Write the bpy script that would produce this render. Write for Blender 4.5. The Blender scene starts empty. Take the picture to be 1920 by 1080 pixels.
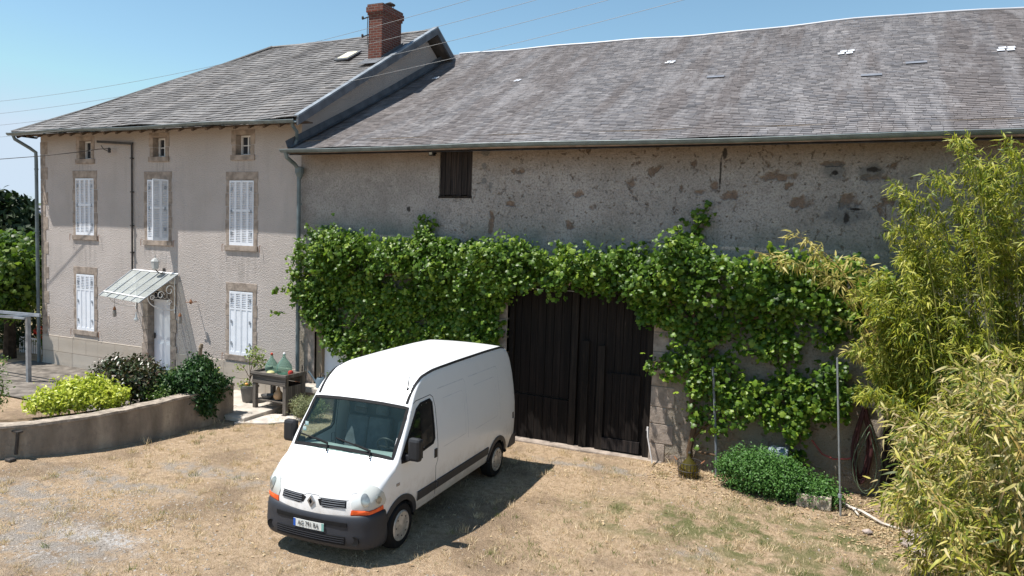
import bpy, math, random
import numpy as np
from mathutils import Vector, Matrix
from mathutils.bvhtree import BVHTree
random.seed(7); rng = np.random.default_rng(7)
S = bpy.context.scene; COL = S.collection
R = math.radians

# ------------------------------------------------------------ camera, sky, sun, exposure
cd = bpy.data.cameras.new('camera'); cam = bpy.data.objects.new('camera', cd); COL.objects.link(cam); S.camera = cam
cd.sensor_width = 36; cd.lens = 25.37; cd.clip_start = 0.1; cd.clip_end = 5000
rt = Vector((0.90787929, 0.41793882, 0.03289883)); up = Vector((-0.05951141, 0.05079979, 0.99693419)); bk = Vector((0.41498624, -0.90705376, 0.07099221))
m = Matrix((rt, up, bk)).transposed().to_4x4(); m.translation = Vector((0, -15, 4.66)); cam.matrix_world = m
W = bpy.data.worlds.new('World'); S.world = W; W.use_nodes = True
wn = W.node_tree; bg = wn.nodes['Background']
sky = wn.nodes.new('ShaderNodeTexSky'); sky.sky_type = 'NISHITA'; sky.sun_disc = False
SUN = Vector((-0.37, -0.27, 1.0)).normalized()          # towards the sun
sky.sun_elevation = math.asin(SUN.z); sky.sun_rotation = math.atan2(SUN.x, SUN.y)
sky.air_density = 1.15; sky.dust_density = 0.0; sky.ozone_density = 0.5; sky.altitude = 300
def wmix(mode, a, col):
    n = wn.nodes.new('ShaderNodeMix'); n.data_type = 'RGBA'; n.blend_type = mode; n.inputs[0].default_value = 1; wn.links.new(a, n.inputs[6]); n.inputs[7].default_value = (*col, 1); return n.outputs[2]
wn.links.new(wmix('DARKEN', wmix('MULTIPLY', sky.outputs[0], (0.92, 1.07, 1.04)), (4.4, 5.3, 6.3)), bg.inputs[0]); bg.inputs[1].default_value = 0.095
sl = bpy.data.lights.new('sun', 'SUN'); sl.energy = 5.0; sl.angle = R(0.53); sl.color = (1, 0.955, 0.89)
so = bpy.data.objects.new('sun', sl); COL.objects.link(so); so.rotation_euler = SUN.to_track_quat('Z', 'Y').to_euler(); so.location = (-10, -10, 30)
S.view_settings.view_transform = 'Standard'; S.view_settings.look = 'None'; S.view_settings.exposure = 0.62; S.view_settings.gamma = 1
S.render.engine = 'CYCLES'

# ------------------------------------------------------------ node helpers
class NT:
    def __init__(s, name, rough=0.8, spec=0.3, metal=0.0):
        s.m = bpy.data.materials.new(name); s.m.use_nodes = True; s.t = s.m.node_tree; s.b = s.t.nodes['Principled BSDF']
        s.b.inputs['Roughness'].default_value = rough; s.b.inputs['Specular IOR Level'].default_value = spec; s.b.inputs['Metallic'].default_value = metal
        s.geo = s.t.nodes.new('ShaderNodeNewGeometry'); s.pos = s.geo.outputs['Position']
        s.out = s.t.nodes['Material Output']
    def put(s, sock, v):
        if isinstance(v, bpy.types.NodeSocket): s.t.links.new(v, sock)
        elif isinstance(v, (tuple, list)) and len(v) == 3 and sock.type == 'RGBA': sock.default_value = (*v, 1)
        else: sock.default_value = v
    def math(s, op, a, b=0.0, clamp=False):
        n = s.t.nodes.new('ShaderNodeMath'); n.operation = op; n.use_clamp = clamp; s.put(n.inputs[0], a); s.put(n.inputs[1], b); return n.outputs[0]
    def mix(s, f, a, b, mode='MIX'):
        n = s.t.nodes.new('ShaderNodeMix'); n.data_type = 'RGBA'; n.blend_type = mode; s.put(n.inputs[0], f); s.put(n.inputs[6], a); s.put(n.inputs[7], b); return n.outputs[2]
    def scale(s, v, sc, off=(0, 0, 0)):
        n = s.t.nodes.new('ShaderNodeMapping'); n.inputs['Scale'].default_value = sc; n.inputs['Location'].default_value = off; s.put(n.inputs[0], v); return n.outputs[0]
    def noise(s, sc, detail=3, rough=0.55, v=None, dist=0.0):
        n = s.t.nodes.new('ShaderNodeTexNoise'); s.put(n.inputs['Vector'], v or s.pos); n.inputs['Scale'].default_value = sc
        n.inputs['Detail'].default_value = detail; n.inputs['Roughness'].default_value = rough; n.inputs['Distortion'].default_value = dist; return n.outputs[0]
    def voro(s, sc, v=None, out=0, feat='F1', rnd=1):
        n = s.t.nodes.new('ShaderNodeTexVoronoi'); n.feature = feat; s.put(n.inputs['Vector'], v or s.pos); n.inputs['Scale'].default_value = sc; n.inputs['Randomness'].default_value = rnd; return n.outputs[out]
    def ramp(s, f, lo, hi):
        n = s.t.nodes.new('ShaderNodeMapRange'); n.interpolation_type = 'SMOOTHSTEP'; s.put(n.inputs[0], f); n.inputs[1].default_value = lo; n.inputs[2].default_value = hi; return n.outputs[0]
    def cramp(s, f, stops):
        n = s.t.nodes.new('ShaderNodeValToRGB'); s.put(n.inputs[0], f); e = n.color_ramp.elements
        while len(e) < len(stops): e.new(0.5)
        for i, (p, c) in enumerate(stops): e[i].position = p; e[i].color = (*c, 1)
        return n.outputs[0]
    def xyz(s):
        n = s.t.nodes.new('ShaderNodeSeparateXYZ'); s.put(n.inputs[0], s.pos); return n.outputs
    def bump(s, h, dist=0.02, st=1.0):
        n = s.t.nodes.new('ShaderNodeBump'); n.inputs['Distance'].default_value = dist; n.inputs['Strength'].default_value = st; s.put(n.inputs['Height'], h); s.t.links.new(n.outputs[0], s.b.inputs['Normal']); return n.outputs[0]
    def col(s, c): s.put(s.b.inputs['Base Color'], c); return s
    def blob(s, cx, cy, rx, ry, ax=(0, 1), wob=0.35, nsc=1.5, edge=0.25):
        o = s.xyz(); a = s.math('DIVIDE', s.math('SUBTRACT', o[ax[0]], cx), rx); b = s.math('DIVIDE', s.math('SUBTRACT', o[ax[1]], cy), ry)
        r = s.math('SQRT', s.math('ADD', s.math('MULTIPLY', a, a), s.math('MULTIPLY', b, b)))
        w = s.math('MULTIPLY', s.math('SUBTRACT', s.noise(nsc, 5), 0.5), wob * 4)
        return s.ramp(s.math('ADD', r, w), 1 + edge, 1 - edge)

def simple(name, c, rough=0.6, spec=0.4, metal=0.0, var=0.12, sc=6.0, bump=0.0, bs=40.0):
    n = NT(name, rough, spec, metal)
    f = n.noise(sc, 4); d = tuple(x * (1 - var) for x in c); l = tuple(min(1, x * (1 + var)) for x in c)
    n.col(n.mix(n.ramp(f, 0.3, 0.7), d, l))
    if bump: n.bump(n.noise(bs, 3), bump)
    return n.m

def leafmat(name, cols, trans=0.35, rough=0.45, big=None, spec=0.35):
    n = NT(name, rough, spec); k = len(cols)
    ri = n.geo.outputs['Random Per Island']
    f = n.math('ADD', n.math('MULTIPLY', ri, 0.75), n.math('MULTIPLY', n.ramp(n.noise(big or 1.3, 3), 0.3, 0.7), 0.25))
    c = n.cramp(f, [(i / (k - 1), cc) for i, cc in enumerate(cols)]); n.col(c)
    tr = n.t.nodes.new('ShaderNodeBsdfTranslucent'); n.put(tr.inputs[0], n.mix(0.5, c, n.mix(1.0, c, (1.0, 1.35, 0.5), 'MULTIPLY')))
    mx = n.t.nodes.new('ShaderNodeMixShader'); mx.inputs[0].default_value = trans
    n.t.links.new(n.b.outputs[0], mx.inputs[1]); n.t.links.new(tr.outputs[0], mx.inputs[2]); n.t.links.new(mx.outputs[0], n.out.inputs[0])
    return n.m

# ------------------------------------------------------------ mesh helpers
class MB:
    def __init__(s): s.v = []; s.f = []
    def add(s, vs, fs):
        k = len(s.v); s.v += [tuple(v) for v in vs]; s.f += [tuple(i + k for i in f) for f in fs]; return s
    def box(s, x0, x1, y0, y1, z0, z1, M=None):
        vs = [(x0, y0, z0), (x1, y0, z0), (x1, y1, z0), (x0, y1, z0), (x0, y0, z1), (x1, y0, z1), (x1, y1, z1), (x0, y1, z1)]
        if M is not None: vs = [tuple(M @ Vector(v)) for v in vs]
        return s.add(vs, [(0, 3, 2, 1), (4, 5, 6, 7), (0, 1, 5, 4), (1, 2, 6, 5), (2, 3, 7, 6), (3, 0, 4, 7)])
    def bar(s, a, b, w, h, up=(0, 0, 1)):
        a = Vector(a); b = Vector(b); d = (b - a); L = d.length; d.normalize(); u = Vector(up); sd = d.cross(u)
        if sd.length < 1e-4: sd = d.cross(Vector((1, 0, 0)))
        sd.normalize(); u = sd.cross(d)
        M = Matrix((sd, d, u)).transposed().to_4x4(); M.translation = a
        return s.box(-w / 2, w / 2, 0, L, -h / 2, h / 2, M)
    def tube(s, pts, r, seg=8, cap=True):
        pts = [Vector(p) for p in pts]; n = len(pts); rs = r if isinstance(r, (list, tuple)) else [r] * n
        prev = None; vs = []; fs = []
        for i, p in enumerate(pts):
            d = (pts[min(i + 1, n - 1)] - pts[max(i - 1, 0)]).normalized()
            if prev is None:
                a = d.cross(Vector((0, 0, 1)));
                if a.length < 1e-3: a = d.cross(Vector((1, 0, 0)))
            else: a = prev - d * prev.dot(d)
            a.normalize(); prev = a; b = d.cross(a)
            for k in range(seg):
                t = 2 * math.pi * k / seg; vs.append(p + (a * math.cos(t) + b * math.sin(t)) * rs[i])
        for i in range(n - 1):
            for k in range(seg):
                fs.append((i * seg + k, i * seg + (k + 1) % seg, (i + 1) * seg + (k + 1) % seg, (i + 1) * seg + k))
        if cap: fs += [tuple(range(seg))[::-1], tuple((n - 1) * seg + k for k in range(seg))]
        return s.add(vs, fs)
    def lathe(s, prof, c, seg=24, axis='z'):
        vs = []; fs = []; n = len(prof)
        for r, z in prof:
            for k in range(seg):
                t = 2 * math.pi * k / seg; a, b = r * math.cos(t), r * math.sin(t)
                vs.append((c[0] + a, c[1] + b, c[2] + z) if axis == 'z' else (c[0] + z, c[1] + a, c[2] + b) if axis == 'x' else (c[0] + a, c[1] + z, c[2] + b))
        for i in range(n - 1):
            for k in range(seg): fs.append((i * seg + k, i * seg + (k + 1) % seg, (i + 1) * seg + (k + 1) % seg, (i + 1) * seg + k))
        fs += [tuple(range(seg))[::-1], tuple((n - 1) * seg + k for k in range(seg))]
        return s.add(vs, fs)
    def prism(s, poly, off):
        n = len(poly); o = Vector(off); vs = [Vector(p) for p in poly] + [Vector(p) + o for p in poly]
        return s.add(vs, [tuple(range(n)), tuple(range(2 * n - 1, n - 1, -1))] + [(i, i + n, (i + 1) % n + n, (i + 1) % n) for i in range(n)])
    def build(s, name, mat, parent=None, local=False, smooth=False, bevel=0, wn=False):
        me = bpy.data.meshes.new(name); off = Vector((0, 0, 0))
        if parent is not None and not local:
            off = WL[parent.name]
        vs = [(v[0] - off[0], v[1] - off[1], v[2] - off[2]) for v in s.v]
        me.from_pydata(vs, [], s.f); me.update()
        return link(name, me, mat, parent, smooth, bevel)
WL = {}
def link(name, me, mat, parent=None, smooth=False, bevel=0):
    o = bpy.data.objects.new(name, me); COL.objects.link(o)
    if mat:
        for q in (mat if isinstance(mat, list) else [mat]): me.materials.append(q)
    if parent is not None: o.parent = parent; WL[o.name] = WL[parent.name]
    else: WL[o.name] = Vector((0, 0, 0))
    if smooth:
        me.polygons.foreach_set('use_smooth', [True] * len(me.polygons))
        try: me.set_sharp_from_angle(angle=R(40))
        except Exception: pass
    if bevel:
        b = o.modifiers.new('bevel', 'BEVEL'); b.width = bevel; b.segments = 2; b.limit_method = 'ANGLE'
    return o
def thing(name, label, cat, loc=(0, 0, 0), rotz=0, group=None):
    o = bpy.data.objects.new(name, None); COL.objects.link(o); o.location = loc; o.rotation_euler = (0, 0, rotz); o.empty_display_size = 0.2
    o['label'] = label; o['category'] = cat
    if group: o['group'] = group
    WL[o.name] = Vector(loc); return o
def tag(o, label=None, cat=None, group=None, kind=None):
    if label: o['label'] = label
    if cat: o['category'] = cat
    if group: o['group'] = group
    if kind: o['kind'] = kind
    return o
def near(o):       # give a single-mesh thing an origin at its base
    me = o.data; co = np.empty(len(me.vertices) * 3, np.float32); me.vertices.foreach_get('co', co); co = co.reshape(-1, 3)
    c = np.array([(co[:, 0].min() + co[:, 0].max()) / 2, (co[:, 1].min() + co[:, 1].max()) / 2, co[:, 2].min()]); co -= c
    me.vertices.foreach_set('co', co.ravel()); me.update(); o.location = Vector(c.tolist()); WL[o.name] = o.location.copy(); return o

def norm(a): return a / np.maximum(np.linalg.norm(a, axis=1, keepdims=True), 1e-9)
def leaf_cloud(name, P, N, U, Sz, tmpl, mat, parent=None):
    tv, tf = tmpl; tv = np.array(tv, float); n = len(P); k = len(tv)
    U = norm(U); N = norm(N - U * (N * U).sum(1, keepdims=True)); Sd = np.cross(U, N)
    off = np.array(WL[parent.name]) if parent is not None else np.zeros(3)
    V = P[:, None, :] - off + Sz[:, None, None] * (tv[None, :, 0:1] * Sd[:, None] + tv[None, :, 1:2] * U[:, None] + tv[None, :, 2:3] * N[:, None])
    me = bpy.data.meshes.new(name); me.vertices.add(n * k); me.vertices.foreach_set('co', V.astype(np.float32).ravel())
    lf = np.concatenate([np.array(f) for f in tf]); ln = np.array([len(f) for f in tf]); L = len(lf)
    loops = (lf[None] + (np.arange(n) * k)[:, None]).ravel().astype(np.int32)
    me.loops.add(n * L); me.loops.foreach_set('vertex_index', loops)
    st = np.concatenate([[0], np.cumsum(ln)[:-1]]); me.polygons.add(n * len(tf))
    me.polygons.foreach_set('loop_start', (st[None] + (np.arange(n) * L)[:, None]).ravel().astype(np.int32))
    me.update(calc_edges=True); me.validate()
    return link(name, me, mat, parent)
T_VINE = ([(0, 0, 0), (0, .95, -.18), (-.42, -.08, -.06), (-.58, .33, -.14), (-.28, .5, -.02), (-.38, .78, -.16), (.42, -.08, -.06), (.58, .33, -.14), (.28, .5, -.02), (.38, .78, -.16), (0, .45, .05)],
          [(0, 10, 4, 3, 2), (10, 1, 5, 4), (0, 6, 7, 8, 10), (10, 8, 9, 1)])
T_OVAL = ([(0, 0, 0), (-.26, .35, .05), (0, .4, -.03), (.26, .35, .05), (-.2, .7, 0), (.2, .7, 0), (0, 1, -.14)], [(0, 2, 1), (0, 3, 2), (1, 2, 6, 4), (2, 3, 5, 6)])
T_BAM = ([(0, 0, 0), (-.075, .22, 0), (.075, .22, 0), (-.06, .6, -.08), (.06, .6, -.08), (0, 1, -.28)], [(0, 2, 1), (1, 2, 4, 3), (3, 4, 5)])
T_BLADE = ([(-.04, 0, 0), (.04, 0, 0), (.03, .55, .08), (-.03, .55, .08), (0, 1, .3)], [(0, 1, 2, 3), (3, 2, 4)])
def rdir(n):
    return norm(rng.normal(size=(n, 3)))
def ellipsoid_pts(n, c, r, shell=0.55):
    d = rdir(n); q = (shell + (1 - shell) * rng.random((n, 1)) ** 0.7); return np.array(c) + d * q * np.array(r), d
def crown(name, blobs, n, size, mat, parent, tmpl=T_OVAL, clump=0.16, per=14, down=0.25, shell=0.5, floor=None):
    vol = np.array([b[3] * b[4] * b[5] for b in blobs]) ** (2 / 3); w = vol / vol.sum(); Ps = []; Ns = []
    for b, ww in zip(blobs, w):
        k = max(3, int(n * ww / per)); c, d = ellipsoid_pts(k, b[:3], b[3:6], shell)
        p = np.repeat(c, per, 0) + rng.normal(size=(k * per, 3)) * clump; nn = np.repeat(d, per, 0)
        Ps.append(p); Ns.append(nn)
    P = np.concatenate(Ps); N = np.concatenate(Ns)
    if floor is not None: k = P[:, 2] > floor; P = P[k]; N = N[k]
    N = N * 0.6 + np.array([-.25, -.25, .7]) + rdir(len(P)) * 0.75
    U = N * 0 + rdir(len(P)) + np.array([0, 0, -down])
    return leaf_cloud(name, P, N, U, size * (0.65 + 0.7 * rng.random(len(P))), tmpl, mat, parent)

# ------------------------------------------------------------ materials
def mk_ground():
    n = NT('dry_lawn', 0.95, 0.1)
    a = n.noise(0.55, 5, 0.6); b = n.noise(9, 5, 0.7); c = n.noise(60, 3, 0.7)
    straw = n.cramp(n.math('ADD', n.math('MULTIPLY', b, .55), n.math('MULTIPLY', c, .45)), [(.30, (.20, .135, .085)), (.44, (.44, .315, .20)), (.55, (.58, .43, .29)), (.70, (.70, .55, .39))])
    brown = n.cramp(c, [(.3, (.14, .098, .065)), (.7, (.38, .28, .195))])
    col = n.mix(n.math('MULTIPLY', n.ramp(a, .46, .66), .75), straw, brown)
    col = n.mix(n.math('MULTIPLY', n.ramp(n.noise(2.6, 6, .72), .53, .68), .7), col, brown); col = n.mix(n.math('MULTIPLY', n.ramp(n.noise(34, 5, .8), .58, .66), .7), col, (.13, .095, .062)); col = n.mix(n.math('MULTIPLY', n.ramp(n.noise(5.5, 6, .75, dist=.6), .58, .66), .45), col, (.20, .19, .085))
    # bare gritty soil and gravel worn through by wheels
    g1 = n.math('MULTIPLY', n.ramp(n.noise(4, 4), .36, .6), .9)
    stone = n.cramp(n.noise(85, 4, .8), [(.3, (.20, .175, .15)), (.5, (.38, .34, .30)), (.7, (.54, .49, .44))])
    for (cx, cy, rx, ry) in ((-11.8, -6.3, 1.6, .30), (-12.6, -7.5, 1.3, .4), (-10.6, -5.1, 1.2, .3), (-11.3, -8.4, 1.3, .7), (-10.0, -8.5, 1.2, .55), (-1.7, -4.2, .3, .18), (-4.6, -1.0, 1.0, .18)):
        col = n.mix(n.math('MULTIPLY', n.blob(cx, cy, rx, ry, wob=.6, nsc=1.6, edge=.6), g1), col, stone)
    wh = n.math('MULTIPLY', n.blob(-9.75, -8.0, .80, .24, wob=.6, nsc=2.6, edge=.5), n.ramp(n.noise(12, 5, .7), .38, .58))
    wh2 = n.math('MULTIPLY', n.math('MULTIPLY', n.blob(-9.95, -8.7, .5, .28, wob=.7, nsc=4, edge=.5), .7), n.ramp(n.noise(12, 4), .5, .64))
    col = n.mix(n.math('MAXIMUM', wh, wh2), col, n.cramp(n.noise(60, 4), [(.3, (.50, .47, .44)), (.7, (.68, .65, .62))]))
    gm = n.noise(1.6, 5, .65)
    for (cx, cy, rx, ry) in ((-.3, -2.7, 2.2, 1.0), (-2.4, -3.2, 1.5, .8), (.3, -4.3, 1.8, .9), (.9, -2.4, .6, .5)):
        col = n.mix(n.math('MULTIPLY', n.math('MULTIPLY', n.blob(cx, cy, rx, ry, edge=.6), n.ramp(gm, .42, .6)), .85), col, n.cramp(c, [(.3, (.08, .10, .03)), (.7, (.22, .23, .095))]))
    # far meadow
    y = n.xyz()[1]; far = n.ramp(y, 4, 14); col = n.mix(far, col, n.mix(n.ramp(n.noise(.06, 4), .4, .6), (.20, .19, .07), (.36, .28, .14)))
    n.col(col); n.bump(n.math('ADD', n.math('MULTIPLY', n.noise(18, 5, .75), 1.3), n.math('MULTIPLY', n.noise(70, 3), .6)), .06, 1.0)
    return n.m
def mk_render():       # pale roughcast of the house
    n = NT('pale_roughcast', .93, .1); big = n.noise(.7, 4); st = n.noise(1, 5, .6, v=n.scale(n.pos, (3.2, 3.2, .45)))
    c = n.mix(n.ramp(big, .35, .7), (.475, .43, .40), (.54, .49, .46)); c = n.mix(n.math('MULTIPLY', n.ramp(st, .5, .75), .30), c, (.34, .305, .285))
    for (cx, cz, w, h) in ((-21.6, 3.75, .55, .45), (-18.4, 3.7, .55, .4), (-15.1, 3.65, .6, .5), (-21.6, .8, .5, .3), (-15.1, .7, .5, .3), (-21.6, 6.3, .3, .3), (-18.3, 6.3, .3, .3), (-15.1, 6.3, .3, .3)):
        c = n.mix(n.math('MULTIPLY', n.math('MULTIPLY', n.blob(cx, cz, w, h, ax=(0, 2), wob=.3, nsc=3, edge=.6), n.ramp(n.noise(1, 4, .6, v=n.scale(n.pos, (9, 9, .8))), .42, .62)), .45), c, (.25, .225, .205))
    f = n.noise(55, 4, .75); c = n.mix(n.math('MULTIPLY', n.ramp(f, .58, .35), .40), c, (.28, .25, .235))
    z = n.xyz()[2]; c = n.mix(n.math('MULTIPLY', n.ramp(z, 6.7, 7.35), .35), c, (.30, .26, .22))
    c = n.mix(n.math('MULTIPLY', n.ramp(z, 2.0, 1.0), .22), c, (.44, .37, .30))
    n.col(c); n.bump(n.math('ADD', n.noise(28, 4, .7), n.math('MULTIPLY', n.voro(38), .5)), .035, .8); return n.m
def mk_plinth():
    n = NT('plinth_block', .9, .15); z = n.xyz()
    br = n.t.nodes.new('ShaderNodeTexBrick'); v = n.t.nodes.new('ShaderNodeCombineXYZ'); n.put(v.inputs[0], z[0]); n.put(v.inputs[1], n.math('ADD', z[2], .02)); n.put(br.inputs['Vector'], v.outputs[0])
    br.inputs['Scale'].default_value = 1; br.inputs['Brick Width'].default_value = 1.35; br.inputs['Row Height'].default_value = .48; br.inputs['Mortar Size'].default_value = .008
    br.inputs['Mortar Smooth'].default_value = .3
    n.put(br.inputs['Color1'], (.44, .385, .325)); n.put(br.inputs['Color2'], (.47, .42, .36)); n.put(br.inputs['Mortar'], (.33, .275, .23))
    c = n.mix(n.math('MULTIPLY', n.ramp(n.noise(1.6, 5), .45, .7), .5), br.outputs[0], (.40, .34, .27)); n.col(c)
    n.bump(n.math('ADD', n.math('MULTIPLY', br.outputs[1], -1), n.math('MULTIPLY', n.noise(30, 3), .5)), .012); return n.m
def mk_barnwall():
    n = NT('old_barn_render', .95, .08); X, Y, Z = n.xyz()
    big = n.noise(.8, 5, .6)
    c = n.mix(n.ramp(big, .35, .68), (.335, .31, .29), (.445, .415, .395)); c = n.mix(n.math('MULTIPLY', n.ramp(n.noise(3.4, 6, .72), .50, .66), .75), c, (.46, .43, .40))
    fine = n.noise(22, 6, .8); c = n.mix(n.math('MULTIPLY', n.ramp(fine, .52, .40), .62), c, (.15, .135, .125))
    c = n.mix(n.math('MULTIPLY', n.ramp(n.noise(6, 4, .7), .52, .68), .45), c, (.17, .15, .137))
    # brown stain under the eaves, green-grey spray stain above the vine
    c = n.mix(n.math('MULTIPLY', n.ramp(Z, 5.9, 6.6), .62), c, n.mix(n.noise(5, 3), (.20, .14, .095), (.32, .25, .18)))
    gz = n.math('MULTIPLY', n.ramp(Z, 5.25, 4.55), n.ramp(n.noise(1.2, 4), .3, .6)); c = n.mix(n.math('MULTIPLY', gz, .55), c, (.14, .175, .155))
    # plaster lost in patches: rubble shows brown
    hole = n.noise(2.3, 6, .68, dist=.3); xm = n.ramp(X, -9.0, -7.2); hm = n.math('MULTIPLY', n.ramp(hole, .585, .66), n.math('MULTIPLY', xm, n.ramp(Z, 4.5, 5.0)))
    h2 = n.math('MULTIPLY', n.ramp(n.noise(8.5, 5, .7), .585, .66), n.ramp(X, -10.5, -7))
    spots = None
    for (cx, cz, rx, rz) in ((-1.25, 6.0, .28, .07), (-.83, 5.5, .17, .08), (-.3, 6.22, .18, .04), (.05, 5.55, .14, .11), (-7.45, 4.95, .05, .25), (-6.95, 5.4, .09, .05), (-4.2, 5.88, .09, .09), (-2.75, 5.7, .14, .04), (-5.35, 5.62, .1, .07), (-2.1, 5.62, .14, .07), (-4.95, 5.38, .07, .07), (-5.5, 4.95, .1, .07), (.42, 5.95, .2, .07), (-2.45, 5.85, .07, .1)):
        b = n.blob(cx, cz, rx, rz, ax=(0, 2), wob=1.2, nsc=6, edge=.45); spots = b if spots is None else n.math('MAXIMUM', spots, b)
    mask = n.math('MAXIMUM', n.math('MAXIMUM', hm, n.math('MULTIPLY', h2, .8)), spots)
    c = n.mix(n.math('MULTIPLY', mask, .75), c, n.cramp(n.noise(8, 3), [(.3, (.08, .05, .034)), (.6, (.19, .115, .07)), (.8, (.27, .19, .13))]))
    gp = None
    for (cx, cz, rx, rz) in ((-.25, 6.08, .23, .15), (.35, 6.08, .22, .13), (-.02, 5.28, .36, .20), (-7.65, 6.56, .10, .07), (-7.67, 6.26, .06, .08), (-7.66, 5.92, .06, .07), (-7.5, 5.8, .05, .08)):
        b = n.blob(cx, cz, rx, rz, ax=(0, 2), wob=.5, nsc=6, edge=.35); gp = b if gp is None else n.math('MAXIMUM', gp, b)
    c = n.mix(n.math('MULTIPLY', gp, .62), c, (.13, .14, .145))
    dk = None
    for (cx, cz, rx, rz) in ((-.24, 6.06, .05, .04), (.40, 6.12, .1, .05), (.0, 5.22, .05, .11), (-2.28, 6.45, .05, .1), (-2.35, 6.05, .02, .35), (-9.7, 5.25, .05, .07), (.17, 5.38, .12, .02)):
        b = n.blob(cx, cz, rx, rz, ax=(0, 2), wob=.5, nsc=9, edge=.3); dk = b if dk is None else n.math('MAXIMUM', dk, b)
    c = n.mix(n.math('MULTIPLY', dk, .9), c, (.035, .03, .028))
    # bare rubble stone low down
    vo = n.voro(4.2, v=n.scale(n.pos, (1, 1, 1.5)), out=0, feat='DISTANCE_TO_EDGE'); vc = n.voro(4.2, v=n.scale(n.pos, (1, 1, 1.5)), out=1)
    stn = n.mix(n.math('MULTIPLY', n.noise(9, 3), .8), n.mix(.5, n.mix(n.ramp(n.noise(3.3), .4, .6), (.16, .12, .085), (.30, .235, .18)), vc, 'MULTIPLY'), (.26, .205, .155))
    low = n.math('MULTIPLY', n.ramp(Z, 2.6, 1.9), n.ramp(n.noise(1.5, 5), .45, .6)); c = n.mix(n.math('MULTIPLY', low, .6), c, n.mix(n.ramp(vo, .05, .0), stn, (.22, .18, .14)))
    c = n.mix(n.math('MULTIPLY', n.ramp(Z, 3.3, 1.0), .45), c, (.38, .29, .20))
    n.col(c); h = n.math('ADD', n.math('MULTIPLY', n.noise(15, 6, .8), 1.3), n.math('MULTIPLY', mask, -1.0)); h = n.math('ADD', h, n.math('MULTIPLY', n.math('MULTIPLY', low, n.ramp(vo, 0, .1)), .35)); n.bump(h, .05, .9); return n.m
def mk_slate(name, cols, streak, sc=1.0):
    n = NT(name, .62, .35); ri = n.geo.outputs['Random Per Island']
    k = len(cols); c = n.cramp(ri, [(i / (k - 1), q) for i, q in enumerate(cols)])
    st = n.noise(1, 6, .62, v=n.scale(n.pos, (1.0 * sc, .10 * sc, .10 * sc)))
    st2 = n.noise(1, 4, .6, v=n.scale(n.pos, (2.3 * sc, .5 * sc, .5 * sc), (5, 3, 1)))
    c = n.mix(n.math('MULTIPLY', n.ramp(st, .47, .60), streak[1]), c, n.mix(ri, streak[0], tuple(x * 1.6 for x in streak[0])))
    c = n.mix(n.math('MULTIPLY', n.ramp(st2, .50, .66), .55), c, streak[2])
    c = n.mix(n.math('MULTIPLY', n.ramp(n.noise(14, 5, .8), .60, .72), .4), c, (.32, .31, .29))
    n.col(c); n.bump(n.noise(30, 4), .012, .7); return n.m
def mk_oldwood(name, c1, c2, ax='z', sc=1.0):
    n = NT(name, .85, .2); s3 = (28 * sc, 28 * sc, .9 * sc) if ax == 'z' else (.9 * sc, 28 * sc, 28 * sc)
    g = n.noise(1, 6, .7, v=n.scale(n.pos, s3)); p = n.noise(1, 2, .5, v=n.scale(n.pos, (5.5, 5.5, .05) if ax == 'z' else (.05, 5.5, 5.5)))
    c = n.mix(n.ramp(g, .35, .72), c1, c2); c = n.mix(n.math('MULTIPLY', n.ramp(p, .4, .65), .5), c, tuple(x * .5 for x in c1)); n.col(c); n.bump(g, .012, .8); return n.m
def mk_glass(name, tint, alpha, rough=.05, tr_=(.78, .9, .88)):
    n = NT(name, rough, .5); n.col(tint); n.b.inputs['Transmission Weight'].default_value = 0
    tr = n.t.nodes.new('ShaderNodeBsdfTransparent'); n.put(tr.inputs[0], tuple(min(1, t * 1.0) for t in tr_))
    mx = n.t.nodes.new('ShaderNodeMixShader'); mx.inputs[0].default_value = alpha
    n.t.links.new(tr.outputs[0], mx.inputs[1]); n.t.links.new(n.b.outputs[0], mx.inputs[2]); n.t.links.new(mx.outputs[0], n.out.inputs[0]); return n.m
def mk_brick():
    n = NT('chimney_brick', .9, .15); X, Y, Z = n.xyz(); br = n.t.nodes.new('ShaderNodeTexBrick'); v = n.t.nodes.new('ShaderNodeCombineXYZ')
    n.put(v.inputs[0], n.math('ADD', X, Y)); n.put(v.inputs[1], Z); n.put(br.inputs['Vector'], v.outputs[0]); br.inputs['Scale'].default_value = 1
    br.inputs['Brick Width'].default_value = .23; br.inputs['Row Height'].default_value = .075; br.inputs['Mortar Size'].default_value = .009; br.inputs['Bias'].default_value = -.2
    n.put(br.inputs['Color1'], (.15, .052, .038)); n.put(br.inputs['Color2'], (.085, .036, .03)); n.put(br.inputs['Mortar'], (.20, .165, .145))
    c = n.mix(n.math('MULTIPLY', n.ramp(n.noise(5, 5), .5, .7), .6), br.outputs[0], (.11, .06, .05)); n.col(c)
    n.bump(n.math('ADD', n.math('MULTIPLY', br.outputs[1], -1), n.math('MULTIPLY', n.noise(40, 3), .4)), .012); return n.m
def mk_gwall():
    n = NT('garden_wall_cement', .93, .12); a = n.noise(1, 5, .6, v=n.scale(n.pos, (2, 2, .7))); c = n.cramp(a, [(.3, (.16, .13, .10)), (.5, (.26, .215, .17)), (.68, (.42, .35, .27))])
    c = n.mix(n.math('MULTIPLY', n.ramp(n.noise(5, 5, .7), .52, .7), .5), c, (.16, .13, .11)); n.col(c); n.bump(n.noise(22, 5, .7), .02); return n.m
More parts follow.
